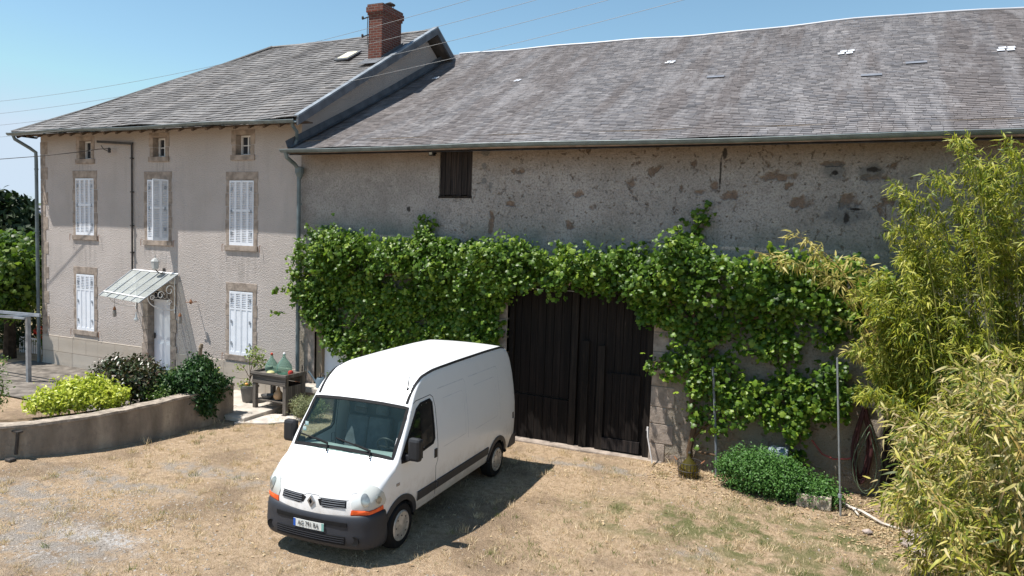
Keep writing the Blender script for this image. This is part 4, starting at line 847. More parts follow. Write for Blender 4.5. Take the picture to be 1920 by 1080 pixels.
# rear bumper and end doors
b = MB(); b.box(-.97, .97, .60, .99, .40, .68); b.build('rear_bumper', vblack, VAN, local=True, bevel=.04)
for s in (1, -1):
    b = MB(); b.box(s * .47 - .44, s * .47 + .44, .80, .855, .72, 1.7); rd = b.build('rear_door', white.m, VAN, local=True, bevel=.01)
    b = MB(); b.box(s * .90 - .03, s * .90 + .03, .865, .89, .95, 1.5); b.build('tail_lamp', simple('tail_red', (.5, .02, .02), .3), VAN, local=True)
# ------------------------------------------------------------ VINE ON THE BARN
def poly_sample(poly, n):
    P = np.array(poly); lo, hi = P.min(0), P.max(0); out = []
    while len(out) < n:
        q = lo + (hi - lo) * rng.random((n * 2, 2)); out += [p for p in q if inpoly(p, poly)]
    return np.array(out[:n])
VMAT = leafmat('vine_leaf', [(.022, .052, .008), (.05, .105, .011), (.075, .15, .014), (.12, .21, .02), (.06, .125, .012), (.26, .36, .04), (.09, .18, .015)], .36, .42)
VMAIN = [(-13.1, 3.3), (-12.95, 3.9), (-12.49, 4.4), (-12.07, 4.59), (-10.75, 4.42), (-9.4, 4.5), (-9.22, 4.6), (-9.12, 4.9), (-9.0, 4.57), (-8.07, 4.44), (-7.25, 4.55), (-6.2, 4.36), (-4.38, 4.38), (-3.59, 4.44), (-3.01, 4.78), (-2.75, 4.72), (-2.42, 4.38), (-1.7, 4.28), (-1.23, 4.5), (.17, 4.32), (.9, 4.1),
         (.9, 3.5), (.23, 3.4), (-.08, 2.75), (-.35, 2.7), (-.75, 3.0), (-1.2, 2.6), (-1.63, 3.1), (-1.9, 2.95), (-2.32, 2.75), (-2.75, 2.8), (-3.19, 3.0), (-3.46, 2.85), (-3.75, 3.15), (-4.0, 3.6), (-4.34, 3.68), (-4.6, 3.58), (-5.17, 3.74), (-5.9, 3.7), (-6.6, 3.6), (-6.95, 3.2), (-7.05, 2.5), (-7.1, 2.0), (-8.86, 1.9), (-10.37, 1.4), (-11.3, 1.15), (-11.7, 1.4), (-12.0, 1.95), (-12.75, 2.35), (-13.1, 2.7)]
VSUB = [([(-3.05, 2.9), (-1.75, 2.8), (-1.75, 1.95), (-1.95, 1.2), (-2.1, .8), (-2.35, .9), (-2.7, 1.1), (-2.75, 2.0)], 26, .28, .9),
        ([(-3.6, 2.05), (-3.45, 2.3), (-2.9, 2.42), (-2.7, 2.15), (-3.17, 1.98)], 7, .28, .8),
        ([(-2.15, 1.55), (-1.59, 1.95), (-1.19, 1.9), (-.91, 2.15), (.31, 2.0), (.32, 1.7), (-.02, 1.42), (-.48, 1.35), (-.64, .9), (-.85, 1.1), (-1.25, 1.25), (-1.74, 1.12)], 46, .30, 1.0),
        ([(-2.62, 5.45), (-2.76, 5.2), (-2.84, 4.85), (-3.15, 4.6), (-2.85, 4.65), (-2.62, 5.0), (-2.5, 5.35)], 12, .10, .5),
        ([(-.9, 2.9), (-.7, 2.9), (-.75, 2.3), (-.95, 2.2)], 5, .3, .7), ([(-1.4, 2.3), (-1.5, 2.9), (-1.25, 2.9), (-1.2, 2.3)], 5, .3, .7), ([(.0, 2.5), (-.45, 2.2), (-.3, 2.05), (.15, 2.35)], 5, .3, .7),
        ([(-.75, .95), (-.6, 1.0), (-.5, .45), (-.65, .45)], 4, .25, .6), ([(-2.55, 1.2), (-2.35, 1.2), (-2.4, .55), (-2.55, .6)], 3, .2, .6)]
vine = thing('climbing_vine', 'big green leafy vine trained along the barn wall above the dark doors', 'vine', (-2.6, -.1, 0))
Cs = []; rad = []
C2 = poly_sample(VMAIN, 780)
prot = .12 + .58 * rng.random(780) ** 1.1 + .08 * np.sin(C2[:, 0] * 1.7)
edge = np.clip((C2[:, 1] - 2.4) / 1.5, 0.32, 1); prot *= edge
prot = np.where(C2[:, 0] > -1.2, prot * .8, prot)
C3 = np.stack([C2[:, 0], -prot, C2[:, 1]], 1); keep = rng.random(780) < np.where(C2[:, 0] > -2.9, np.where(C2[:, 1] < 3.5, .28, .6), .88) * np.clip(.45 + (C2[:, 1] - 2.2) * .4, .4, 1); C3 = C3[keep]
per = 62; P = np.repeat(C3, per, 0) + rng.normal(size=(len(C3) * per, 3)) * np.array([.12, .08, .11]) * (.5 + rng.random((len(C3), 1)).repeat(per, 0))
# inner layer so the mass is deep
Ci = poly_sample(VMAIN, 6000); Pi = np.stack([Ci[:, 0], -.08 - .25 * rng.random(6000), Ci[:, 1]], 1)
Psub = []
for poly, n, pr, dens in VSUB:
    c = poly_sample(poly, n * 2); c = np.stack([c[:, 0], -pr * (.5 + rng.random(n * 2)), c[:, 1]], 1); k = int(26 * dens); k = max(6, int(k * .5)); Psub.append(np.repeat(c, k, 0) + rng.normal(size=(len(c) * k, 3)) * np.array([.09, .07, .09]))
    if pr > .2: Psub.append(np.repeat(c * np.array([1, .4, 1]), 6, 0) + rng.normal(size=(len(c) * 6, 3)) * np.array([.1, .03, .1]))
P = np.concatenate([P, Pi] + Psub); P[:, 1] = np.minimum(P[:, 1], -.04)
ok = ~((P[:, 0] < -12.8) & (P[:, 2] > 4.2)); P = P[ok]
N = np.tile(np.array([-.15, -.8, .75]), (len(P), 1)) + rdir(len(P)) * .62; U = np.tile(np.array([.05, -.35, -.55]), (len(P), 1)) + rdir(len(P)) * .7
leaf_cloud('foliage', P, N, U, .092 * (.45 + .95 * rng.random(len(P))), T_VINE, VMAT, vine)
# loose shoots sticking out above and at the ends
stem = simple('vine_stem', (.10, .065, .04), .9, .1, var=.3)
b = MB(); sp = []
for (x, z) in ((-9.15, 4.5), (-12.3, 4.5), (-7.2, 4.45), (-3.0, 4.7), (-1.2, 4.4), (-13.1, 3.1), (-13.15, 2.5), (-5.5, 4.3), (-10.4, 4.4), (-11.5, 4.5), (-6.4, 4.3), (-2.4, 4.35)):
    dx, dz = (-.32, -.05) if x < -13 else (random.uniform(-.15, .15), random.uniform(.15, .32)); pts = [(x + dx * t, -.45 - .15 * t, z + dz * t + .05 * math.sin(t * 3)) for t in (0, .5, 1)]; b.tube(pts, .006, 5)
    for t in np.linspace(0.1, 1, 14): sp.append((x + dx * t + random.gauss(0, .03), -.45 - .15 * t, z + dz * t + random.gauss(0, .03)))
sp = np.array(sp); leaf_cloud('shoot_leaves', sp, rdir(len(sp)) + np.array([0, -.6, .8]), rdir(len(sp)), .10 * (.6 + .6 * rng.random(len(sp))), T_VINE, VMAT, vine)
b.build('shoot_stems', stem, vine)
b = MB(); r_ = .06
b.tube([(-2.62, -.1, -.05), (-2.66, -.12, .4), (-2.58, -.14, .9), (-2.66, -.12, 1.5), (-2.6, -.14, 2.2), (-2.66, -.18, 3.0), (-2.8, -.22, 3.7)], [.075, .065, .06, .055, .05, .045, .03], 8)
b.tube([(-2.64, -.12, .6), (-2.4, -.16, .9), (-1.9, -.2, 1.3), (-1.2, -.2, 1.6), (-.4, -.2, 1.75), (.3, -.2, 1.85)], [.035, .03, .028, .025, .02, .015], 6)
b.tube([(-2.66, -.18, 3.0), (-3.6, -.22, 3.75), (-5.5, -.25, 3.95), (-8, -.25, 3.8), (-10.5, -.25, 3.6), (-12.6, -.25, 3.5)], [.045, .04, .035, .03, .025, .015], 6)
b.tube([(-2.62, -.14, 2.2), (-1.8, -.2, 3.1), (-.6, -.22, 3.6), (.7, -.2, 3.8)], [.035, .03, .025, .015], 6)
b.tube([(-2.6, -.14, 2.0), (-3.0, -.2, 2.2), (-3.55, -.25, 2.15)], [.025, .02, .01], 6)
b.tube([(-2.9, -.2, 4.3), (-2.75, -.08, 4.9), (-2.55, -.06, 5.5)], [.02, .015, .006], 6)
b.tube([(-2.45, -.2, .4), (-2.2, -.3, .42), (-1.85, -.3, .38)], .022, 6)
b.build('stem', stem, vine, smooth=True)

# ------------------------------------------------------------ BAMBOO
def bamboo(name, label, culms, leafcols, lsize, nleaf, spread, mat_c, trans=.35, start=.3, up_bias=-.5, stuff=None):
    root = thing(name, label, 'bamboo', tuple(np.mean([c[0] for c in culms], 0)))
    mt = leafmat(name + '_leaf', leafcols, trans, .5, 2.0); b = MB(); tw = MB(); Ps = []; Us = []
    for (p0, p2, bulge) in culms:
        p0 = np.array(p0, float); p2 = np.array(p2, float); mid = (p0 + p2) / 2; mid = np.array([p0[0] * .75 + p2[0] * .25 + bulge[0], p0[1] * .75 + p2[1] * .25 + bulge[1], max(p0[2], p2[2]) * .78 + bulge[2]])
        T = np.linspace(0, 1, 14); C_ = [(1 - t) ** 2 * p0 + 2 * t * (1 - t) * mid + t * t * p2 for t in T]; b.tube(C_, list(np.linspace(.014, .003, 14)), 5, False)
        L = np.linalg.norm(p2 - p0)
        for _ in range(nleaf):
            t = start + (1 - start) * random.random() ** .8; q = (1 - t) ** 2 * p0 + 2 * t * (1 - t) * mid + t * t * p2; tan = 2 * (1 - t) * (mid - p0) + 2 * t * (p2 - mid); tan /= np.linalg.norm(tan)
            d = rng.normal(size=3); d /= np.linalg.norm(d); d = d * .8 + tan * .5 + np.array([0, 0, -.05]); ln = spread * (.35 + .65 * random.random()) * (1.15 - .6 * t); e = q + d * ln + np.array([0, 0, -.12 * ln])
            if random.random() < .35: tw.tube([q, (q + e) / 2 + np.array([0, 0, .04 * ln]), e], .0025, 3, False)
            k = random.randint(4, 7); f = np.linspace(.35, 1.0, k)
            for ff in f: Ps.append(q + (e - q) * ff + rng.normal(size=3) * .02); u = d * .55 + rng.normal(size=3) * .55 + np.array([0, 0, up_bias]); Us.append(u)
    Ps = np.array(Ps); Us = np.array(Us); N = rdir(len(Ps)) * .55 + np.array([-.2, -.3, .8]); leaf_cloud('foliage', Ps, N, Us, lsize * (.6 + .8 * rng.random(len(Ps))), T_BAM, mt, root)
    b.build('culms', mat_c, root); tw.build('twigs', mat_c, root); return root
culm = simple('bamboo_culm', (.20, .19, .05), .5, .4, var=.35, sc=5); culmo = simple('ochre_culm', (.38, .27, .08), .5, .4, var=.3, sc=5)
GR = [(.04, .07, .008), (.09, .14, .012), (.22, .25, .018), (.36, .35, .03), (.13, .18, .015), (.52, .48, .10), (.27, .30, .02)]
culms = []
tips = [(.35, 4.0), (.45, 3.5), (.3, 3.0), (.6, 2.6), (.5, 3.9), (.8, 3.4), (.45, 2.2), (.9, 2.6), (1.0, 3.3), (1.3, 2.7), (1.6, 3.4), (1.0, 4.3), (1.55, 6.35), (2.3, 6.35), (2.1, 6.0), (1.9, 5.6), (2.6, 5.8), (3.0, 6.2), (1.6, 5.3), (1.2, 5.0), (.75, 5.55), (.7, 5.0), (.9, 4.6), (1.4, 4.5), (2.0, 4.9), (2.6, 4.9), (.5, 4.2), (.55, 3.7), (1.0, 3.9), (1.5, 3.7), (2.2, 4.0), (2.8, 4.0), (.55, 3.2), (.75, 2.8), (1.2, 3.0), (1.8, 3.1), (2.4, 3.1), (.8, 2.3), (1.1, 2.0), (1.6, 2.3), (2.2, 2.4), (3.2, 5.2), (3.3, 4.2), (3.2, 3.2), (1.3, 5.7), (1.75, 6.0), (2.9, 5.4), (1.1, 4.2)]
for (x, z) in tips:
    for q in range(3):
        y = random.uniform(-2.4, -.7); s_ = (15 + y) / 13.5; X = x * s_ + random.gauss(0, .08); Z = 4.66 + (z - 4.66) * s_ + random.gauss(0, .08)
        culms.append(((max(1.7, X + random.uniform(.3, 1.2)), min(-.5, y + random.uniform(-.1, .6)), 0), (X, y, Z), (random.uniform(-.1, .3), 0, random.uniform(.2, .7))))
bamboo('tall_bamboo', 'tall green and yellow bamboo clump reaching to the barn gutter at the right', culms, GR, .125, 84, .44, culm, start=.12)
culms = [((1.6, -1.2, 0), (-1.5, -1.2, 4.52), (-.2, 0, 1.0)), ((1.6, -1.3, 0), (-.9, -1.4, 4.85), (-.5, 0, .9)), ((1.5, -1.1, 0), (-.45, -1.0, 4.55), (-.3, 0, .6)), ((1.6, -1.2, 0), (-.3, -1.3, 4.2), (-.4, 0, .5)), ((1.6, -1.0, 0), (.1, -1.4, 4.5), (-.3, 0, .9)), ((1.6, -1.2, 0), (-1.1, -1.3, 4.3), (-.1, 0, 1.3)), ((1.7, -1.2, 0), (.3, -1.2, 3.9), (-.2, 0, .5)), ((1.7, -1.2, 0), (.0, -1.0, 3.4), (-.2, 0, .5)), ((1.7, -1.2, 0), (.25, -1.3, 2.9), (-.2, 0, .6))]
bamboo('arching_bamboo', 'thin ochre bamboo canes arching left over the top of the vine', culms, [(.22, .22, .04), (.42, .36, .10), (.52, .44, .16), (.30, .28, .05)], .16, 17, .30, culmo, start=.62)
DRY = [(.04, .06, .008), (.10, .13, .012), (.05, .08, .010), (.22, .25, .025), (.44, .40, .06), (.60, .49, .20), (.20, .23, .025), (.60, .50, .27), (.30, .21, .09), (.11, .15, .015), (.42, .40, .05), (.24, .27, .03)]
culms = []
for k in range(100):
    y = random.uniform(-8.2, -3.6); u_ = random.random(); s_ = 15 + y
    # tip placed by its direction from the yard: a leaning bank of canes
    lx = .074 + .015 * math.sin(k) + .115 * u_ ** .8; lz = random.uniform(-.38, -.11) if lx > .10 else random.uniform(-.33, -.19)
    x, z = lx * s_, 4.66 + lz * s_
    if z < .15: continue
    culms.append(((x + random.uniform(.5, 1.3), y + random.uniform(-.5, .5), 0), (x, y, z), (.1, 0, random.uniform(.1, .5))))
bamboo('dry_bamboo', 'pale straw coloured bamboo clump with drying leaves, nearest the camera at the right edge', culms, DRY, .112, 78, .40, culmo, start=.12)

# ------------------------------------------------------------ garden wall, bed and shrubs
gb = [(-13.42, -1.9), (-13.42, -2.9), (-13.47, -3.9), (-13.6, -4.7), (-13.84, -5.4), (-14.2, -6.05), (-14.7, -6.65), (-15.4, -7.25), (-16.3, -7.8)]
gbt = []
for (a, c) in zip(gb, gb[1:]):
    for k in range(4): gbt.append((a[0] + (c[0] - a[0]) * k / 4, a[1] + (c[1] - a[1]) * k / 4))
gbt.append(gb[-1])
def offs(pts, d):
    out = []
    for i, p in enumerate(pts):
        a = pts[max(0, i - 1)]; c = pts[min(len(pts) - 1, i + 1)]; t = Vector((c[0] - a[0], c[1] - a[1])).normalized(); out.append((p[0] + t.y * d, p[1] - t.x * d))
    return out
gw = thing('garden_wall', 'low curved cement garden wall with stone coping around the planted bed', 'wall', (-13.9, -4.5, 0))
def ribbon(b, A, B, z0f, z1f):
    n = len(A); vs = []
    for i in range(n): vs += [(A[i][0], A[i][1], z0f(i)), (A[i][0], A[i][1], z1f(i)), (B[i][0], B[i][1], z1f(i)), (B[i][0], B[i][1], z0f(i))]
    b.add(vs, [(4 * i + k, 4 * i + (k + 1) % 4, 4 * i + 4 + (k + 1) % 4, 4 * i + 4 + k) for i in range(n - 1) for k in range(4)] + [(0, 1, 2, 3), (4 * n - 1, 4 * n - 2, 4 * n - 3, 4 * n - 4)])
A = offs(gbt, 0); B_ = offs(gbt, .26)
tz = lambda i: .79 - .17 * min(1, 1.6 * i / len(gbt))
b = MB(); ribbon(b, A, B_, lambda i: -.3, tz); b.build('wall', G['gwall'], gw, smooth=False)
b = MB(); jj = [random.uniform(-.008, .012) for _ in gbt]; ribbon(b, offs(gbt, -.03), offs(gbt, .29), lambda i: tz(i) + .002, lambda i: tz(i) + .05 + jj[i]); b.build('coping', simple('coping_cement', (.33, .28, .23), .95, .1, var=.35, sc=7, bump=.02), gw)
dp = MB(); dp.tube([(-14.43, -6.40, .56), (-14.45, -6.43, .1)], .03, 8); dp.box(-14.53, -14.33, -6.46, -6.36, .54, .57); tag(near(dp.build('drain_pipe', G['iron'])), 'short dark drain pipe fixed to the outer face of the curved garden wall', 'drain pipe')
dp = MB(); dp.box(-14.50, -14.34, -6.62, -6.48, .0, .06); o = near(dp.build('drain_shoe', G['iron'], bevel=.02)); tag(o, 'small dark metal drain cover at the foot of the garden wall', 'drain cover')
inner = offs(gbt, .27); b = MB(); n = len(inner); far_ = [(p[0] - 2.4 + .9 * (i / n), p[1] + .9) for i, p in enumerate(inner)]; mid_ = [(p[0] * .6 + q[0] * .4, p[1] * .6 + q[1] * .4) for p, q in zip(inner, far_)]
b.v = [(p[0], p[1], .54) for p in inner] + [(p[0], p[1], .55) for p in mid_] + [(p[0], p[1], -.02) for p in far_]; b.f = [(i, i + 1, n + i + 1, n + i) for i in range(n - 1)] + [(n + i, n + i + 1, 2 * n + i + 1, 2 * n + i) for i in range(n - 1)] + [(0, n, 2 * n)]
tag(b.build('flower_bed', G['soil']), kind='structure')
pb = grid_sheet([-24.5, -22, -20, -18, -16, -15.3], [-3.4, -2, -1, -.02], lambda x, y: .03); tag(pb.build('shaded_path', simple('shade_toned_path', (.17, .15, .13), .95, .1, var=.4, sc=3, bump=.02)), kind='structure')  # grey paving sheet, its colour darkened to stand in for tree shade
def shrub(name, label, base, blobs, n, size, mat, tmpl=T_OVAL, stems=5, cat='shrub', **kw):
    r = thing(name, label, cat, base); crown('foliage', blobs, n, size, mat, r, tmpl, **kw); b = MB()
    for k in range(stems):
        q = blobs[k % len(blobs)]; b.tube([base, ((base[0] + q[0]) / 2 + random.gauss(0, .04), (base[1] + q[1]) / 2, (base[2] + q[2]) / 2), (q[0] + random.gauss(0, q[3] * .3), q[1] + random.gauss(0, q[4] * .3), q[2] + q[5] * .4)], [.022, .016, .008], 5)
    b.build('stem', stem, r); return r
YEL = leafmat('golden_leaf', [(.22, .30, .03), (.42, .46, .05), (.52, .54, .07), (.58, .60, .12), (.26, .36, .03)], .3, .4, 3)
RED = leafmat('bronze_leaf', [(.022, .04, .014), (.04, .065, .02), (.09, .05, .028), (.05, .075, .025), (.09, .11, .04)], .12, .38, 3, .6)
JUN = leafmat('dark_frond', [(.012, .035, .010), (.022, .06, .014), (.035, .085, .02), (.05, .12, .022)], .2, .5, 3)
MID = leafmat('mid_green_leaf', [(.05, .10, .02), (.10, .17, .03), (.16, .22, .05)], .3, .5, 3)
shrub('golden_shrub', 'low spreading golden yellow shrub behind the curved garden wall', (-14.9, -5.1, .68), [(-14.35, -4.55, .88, .36, .36, .26), (-14.75, -5.05, .90, .42, .38, .30), (-15.05, -5.45, .86, .36, .34, .28), (-15.1, -4.9, .95, .36, .34, .28), (-14.8, -4.6, .98, .42, .36, .30)], 6500, .085, YEL, clump=.07, per=16, floor=.66)
shrub('bronze_shrub', 'dark glossy bronze leaved shrub behind the golden one', (-15.1, -3.6, .66), [(-15.0, -3.7, 1.02, .55, .5, .42), (-15.5, -3.3, 1.12, .6, .5, .40), (-14.55, -3.6, .95, .45, .45, .40), (-16.1, -3.2, .92, .5, .4, .34), (-15.0, -3.2, 1.2, .5, .4, .30)], 6500, .095, RED, clump=.07, per=14, floor=.5)
shrub('trailing_conifer', 'dark green feathery bush trailing over the end of the garden wall', (-14.0, -2.7, .7), [(-13.75, -2.7, 1.05, .48, .55, .36), (-13.95, -2.5, 1.34, .30, .3, .24), (-13.5, -2.75, .78, .28, .42, .34), (-13.55, -2.3, .85, .22, .3, .26), (-13.38, -2.75, .52, .13, .24, .28), (-14.2, -3.2, .92, .35, .3, .2), (-14.0, -2.75, .95, .45, .5, .28)], 11000, .085, JUN, T_OVAL, clump=.075, per=16, down=.9)
shrub('leafy_bush', 'loose mid green bush between the bronze shrub and trailing conifer', (-14.3, -3.6, .66), [(-14.1, -3.5, .82, .35, .3, .18), (-14.6, -3.0, .86, .4, .3, .2), (-14.9, -2.5, .9, .4, .3, .2)], 2600, .06, MID, clump=.07, per=14, floor=.64)
shrub('small_yellow_plant', 'small yellow green plant at the wall end behind the trailing conifer', (-13.85, -1.95, .6), [(-13.85, -2.1, .88, .14, .14, .14), (-14.3, -1.8, .95, .2, .2, .2)], 380, .06, YEL, clump=.04, per=10, stems=3)
shrub('spindly_rose', 'thin sparse bush at the left end of the bed', (-16.0, -5.9, .5), [(-16.0, -5.9, 1.35, .18, .2, .5), (-16.25, -5.7, 1.0, .2, .2, .4)], 500, .06, MID, clump=.06, per=6)
# left trees
LT = leafmat('bright_tree_leaf', [(.02, .045, .008), (.045, .09, .012), (.11, .18, .02), (.22, .29, .04)], .4, .45, 1.5)
DT = leafmat('dark_tree_leaf', [(.012, .024, .010), (.02, .04, .014), (.035, .06, .02)], .15, .6, 1)
tr = thing('garden_tree', 'bright green leafy tree standing at the left corner of the farmhouse', 'tree', (-25.9, .2, -.1))
crown('crown', [(-25.6, .0, 3.0, 1.3, 1.2, .9), (-26.6, .5, 3.3, 1.4, 1.2, .9), (-24.85, -.5, 2.6, .7, .7, .75), (-26.4, .3, 2.2, 1.5, 1.2, .8), (-24.9, -.4, 3.3, .6, .6, .4), (-24.8, -.6, 1.85, .5, .5, .35), (-27.5, .5, 3.0, 1.3, 1.2, 1.1)], 9000, .16, LT, tr, T_VINE, clump=.16, per=14)
b = MB(); b.tube([(-25.9, .2, -.3), (-25.85, .2, 1.0), (-26.0, .2, 2.0), (-25.8, .1, 3.0)], [.22, .17, .13, .07], 8); b.tube([(-26.0, .2, 1.8), (-26.6, .4, 2.6), (-27.0, .5, 3.2)], [.09, .07, .04], 6); b.tube([(-25.9, .2, 1.6), (-25.3, -.2, 2.3), (-25.0, -.4, 2.9)], [.08, .06, .03], 6); b.build('trunk', simple('dark_bark', (.04, .032, .025), .95, .1, var=.4), tr)
hd = thing('dark_hedge', 'dark shaded evergreen hedge below the bright tree at the left', 'hedge', (-28, 1.6, 0)); crown('foliage', [(-27.2, 1.5, .9, .9, .7, 1.2), (-28.6, 1.7, 1.0, 1.1, .8, 1.4), (-30, 1.9, 1.2, 1.2, .8, 1.6), (-26.6, 1.9, .5, .4, .4, .8)], 6000, .13, DT, hd, clump=.14, per=14)
cf = thing('conifer', 'large dark conifer far behind the house at the left edge', 'tree', (-76.5, 30, -1))
crown('crown', [(-76.5, 30, 1.2, 4.4, 4, 2.6), (-76.8, 30, 3.3, 3.9, 3.4, 2.2), (-77.2, 30, 5.2, 2.9, 2.6, 1.6), (-77.6, 30, 6.5, 1.9, 1.7, .8)], 16000, .8, DT, cf, T_OVAL, clump=.3, per=12, down=.5, shell=.3)
b = MB(); b.tube([(-76.5, 30, -1), (-77, 30, 5)], [.4, .15], 8); b.build('trunk', simple('conifer_bark', (.05, .04, .03), .95), cf)
for (x, y, w, d, h, rh, lb) in ((-243, 120, 12, 9, 4.2, 3.2, 'far white house beyond the conifer, left one of two'), (-222, 122, 11, 10, 5.0, 4.0, 'far white house with grey gabled roof, right one of two')):
    hh = thing('distant_house', lb, 'house', (x, y, 0), 0, 'white houses far behind the trees'); b = MB(); b.box(x - w / 2, x + w / 2, y - d / 2, y + d / 2, -1.5, h); b.add([(x - w / 2, y - d / 2, h), (x + w / 2, y - d / 2, h), (x, y - d / 2, h + rh)], [(0, 1, 2)]); b.build('wall', simple('far_wall', (.62, .62, .60), .9), hh)
    b = MB(); e = .6; f = h - .3
    for s in (1, -1): b.prism([(x + s * (w / 2 + e), y - d / 2 - e, f), (x, y - d / 2 - e, h + rh + .05), (x, y + d / 2 + e, h + rh + .05), (x + s * (w / 2 + e), y + d / 2 + e, f)], (0, 0, .3))
    b.build('roof', simple('far_roof', (.33, .33, .36), .8), hh); b = MB()
    b.box(x - 3, x - 1.6, y - d / 2 - .08, y - d / 2 + .05, 1.2, 3); b.build('window', G['wglass'], hh); b = MB(); b.box(x + 1.4, x + 2.8, y - d / 2 - .08, y - d / 2 + .05, 1.2, 3); b.build('window', G['wglass'], hh)
    b = MB(); b.box(x + 1.6, x + 2.6, y - .5, y + .5, h + 1, h + rh + 1.2); b.build('chimney', G['brick'], hh)
MT = leafmat('meadow_tree_leaf', [(.04, .08, .02), (.07, .12, .03), (.10, .15, .04)], .2, .6, .5)
for i, (x, y, z, r, lb) in enumerate(((-208, 128, 2.5, 5, 'round green tree beside the far right house'), (-236, 140, 4, 7, 'broad tree between the two far white houses'), (-150, 85, .4, 3.2, 'small tree in the meadow right of the conifer'), (-262, 150, 5, 9, 'big tree behind the far left house'))):
    t = thing('meadow_tree', lb, 'tree', (x, y, -1)); crown('crown', [(x, y, z, r, r, r * .7), (x + r * .5, y, z + r * .2, r * .6, r * .6, r * .5)], 900, r * .16, MT, t, clump=r * .13, per=8); b = MB(); b.tube([(x, y, -1.2), (x, y, z)], [.3, .15], 6); b.build('trunk', G['rafter'], t)
tl = thing('treeline', 'wooded band along the horizon beyond the houses', 'woods', (-300, 200, 0)); tl['kind'] = 'stuff'
bl = []
for k in range(60): a = R(172 - k * 1.6); rr = 330 + random.uniform(-30, 40); bl.append((rr * math.cos(a), rr * math.sin(a), random.uniform(3, 7), 14, 12, random.uniform(6, 9)))
crown('foliage', bl, 9000, 2.6, MT, tl, clump=2.0, per=8)

# grass stuff --------------------------------------------------
def tufts(n, xr, yr, size, mat, name, pm=None):
    X = rng.uniform(xr[0], xr[1], n); Y = rng.uniform(yr[0], yr[1], n)
    if pm is not None:
        k = pm(X, Y); X, Y = X[k], Y[k]
    P = np.stack([X, Y, np.array([gnd(a, c) for a, c in zip(X, Y)]) - .004], 1); n = len(P); U = rdir(n) * .55 + np.array([0, 0, .65]); U[:, 2] = np.abs(U[:, 2]) + .12; N = rdir(n)
    return tag(leaf_cloud(name, P, N, U, size * (.5 + rng.random(n)), T_BLADE, mat), kind='stuff')
STR = leafmat('dry_grass_blade', [(.40, .28, .16), (.56, .42, .26), (.68, .53, .35), (.76, .62, .43), (.44, .33, .19)], .2, .8, 2)
GRN = leafmat('green_grass_blade', [(.09, .12, .03), (.16, .20, .05), (.26, .27, .09)], .3, .7, 2)
def clumpy(thr, fx=1.0, ph=0.0):
    def f(X, Y):
        v = np.sin(X * 3.1 * fx + 1.3 * np.sin(Y * 2.3 * fx + ph)) + np.sin(Y * 3.7 * fx + 1.7 * np.sin(X * 1.9 * fx - ph)) + .8 * np.sin(X * 9.1 * fx + Y * 7.3) ; return v + rng.normal(size=len(X)) * .8 > thr
    return f
nogravel = lambda X, Y: ~(((X + 10.3) / 1.6) ** 2 + ((Y + 8.3) / .7) ** 2 < 1) & ~((X < -13.3) & (Y > -6.5)) & ~((X < -12.9) & (Y > -2.6))
tufts(60000, (-15, 3), (-10, -.1), .055, STR, 'dry_grass', lambda X, Y: nogravel(X, Y) & clumpy(-.2)(X, Y))
tufts(16000, (-4.5, 2.2), (-6, -.4), .06, GRN, 'green_grass', lambda X, Y: clumpy(1.3, .8, 1)(X, Y) & (Y < -1.0 + (X < -1) * .2))
tufts(3000, (-13.2, -3), (-8, -.3), .05, GRN, 'sparse_green_grass', lambda X, Y: clumpy(2.0, .7, 2)(X, Y) & nogravel(X, Y))
LIT = leafmat('fallen_leaf', [(.22, .12, .06), (.38, .27, .15), (.52, .41, .26), (.30, .18, .09)], .1, .9, 2)
n = 1500; X = np.concatenate([rng.uniform(-3.4, 2, n), rng.normal(1.2, .5, 1300), rng.uniform(-10, -3, 260)]); Y = np.concatenate([-.15 - np.abs(rng.normal(0, .75, n)), rng.normal(-1.9, .6, 1300), rng.uniform(-8, -1, 260)]); P = np.stack([X, Y, np.array([gnd(a, c) for a, c in zip(X, Y)]) + .015], 1)
leaf = leaf_cloud('leaf_litter', P, rdir(len(P)) * .45 + np.array([0, 0, 1]), rdir(len(P)) * np.array([1, 1, .2]), .055 * (.5 + rng.random(len(P))), T_OVAL, LIT); tag(leaf, kind='stuff')

def clusters(n, xr, yr, per, sd, size, mat, name, cond):
    X = rng.uniform(xr[0], xr[1], n); Y = rng.uniform(yr[0], yr[1], n); k = cond(X, Y); X, Y = X[k], Y[k]; X = np.repeat(X, per) + rng.normal(size=len(X) * per) * sd; Y = np.repeat(Y, per) + rng.normal(size=len(Y) * per) * sd
    P = np.stack([X, Y, np.array([gnd(a, c) for a, c in zip(X, Y)]) - .004], 1); U = rdir(len(P)) * .5 + np.array([0, 0, .8]); return tag(leaf_cloud(name, P, rdir(len(P)), U, size * (.4 + rng.random(len(P))), T_BLADE, mat), kind='stuff')
yard = lambda X, Y: ~((X < -13.2) & (Y > -7)) & ~((X < -12.9) & (Y > -2.6)) & ~((X > -8.1) & (X < -5.6) & (Y > -7.2) & (Y < -1.7))
clusters(900, (-14, 2.2), (-9.5, -.2), 34, .05, .085, STR, 'dry_tufts', yard)
clusters(330, (-13, 2.2), (-9, -.3), 26, .045, .075, GRN, 'green_tufts', lambda X, Y: yard(X, Y) & (rng.random(len(X)) < np.clip((X + 9) / 9, .15, 1)))
clusters(260, (-14.6, 1.5), (-7, .0), 30, .06, .14, STR, 'wall_foot_grass', lambda X, Y: ((Y > -.35) & (X > -3.3)) | ((X < -13.2) & (X > -13.45) & (Y > -4.5) & (Y < -2.1)))
GRV = simple('gravel_stone', (.27, .24, .21), .95, .1, var=.5, sc=30)
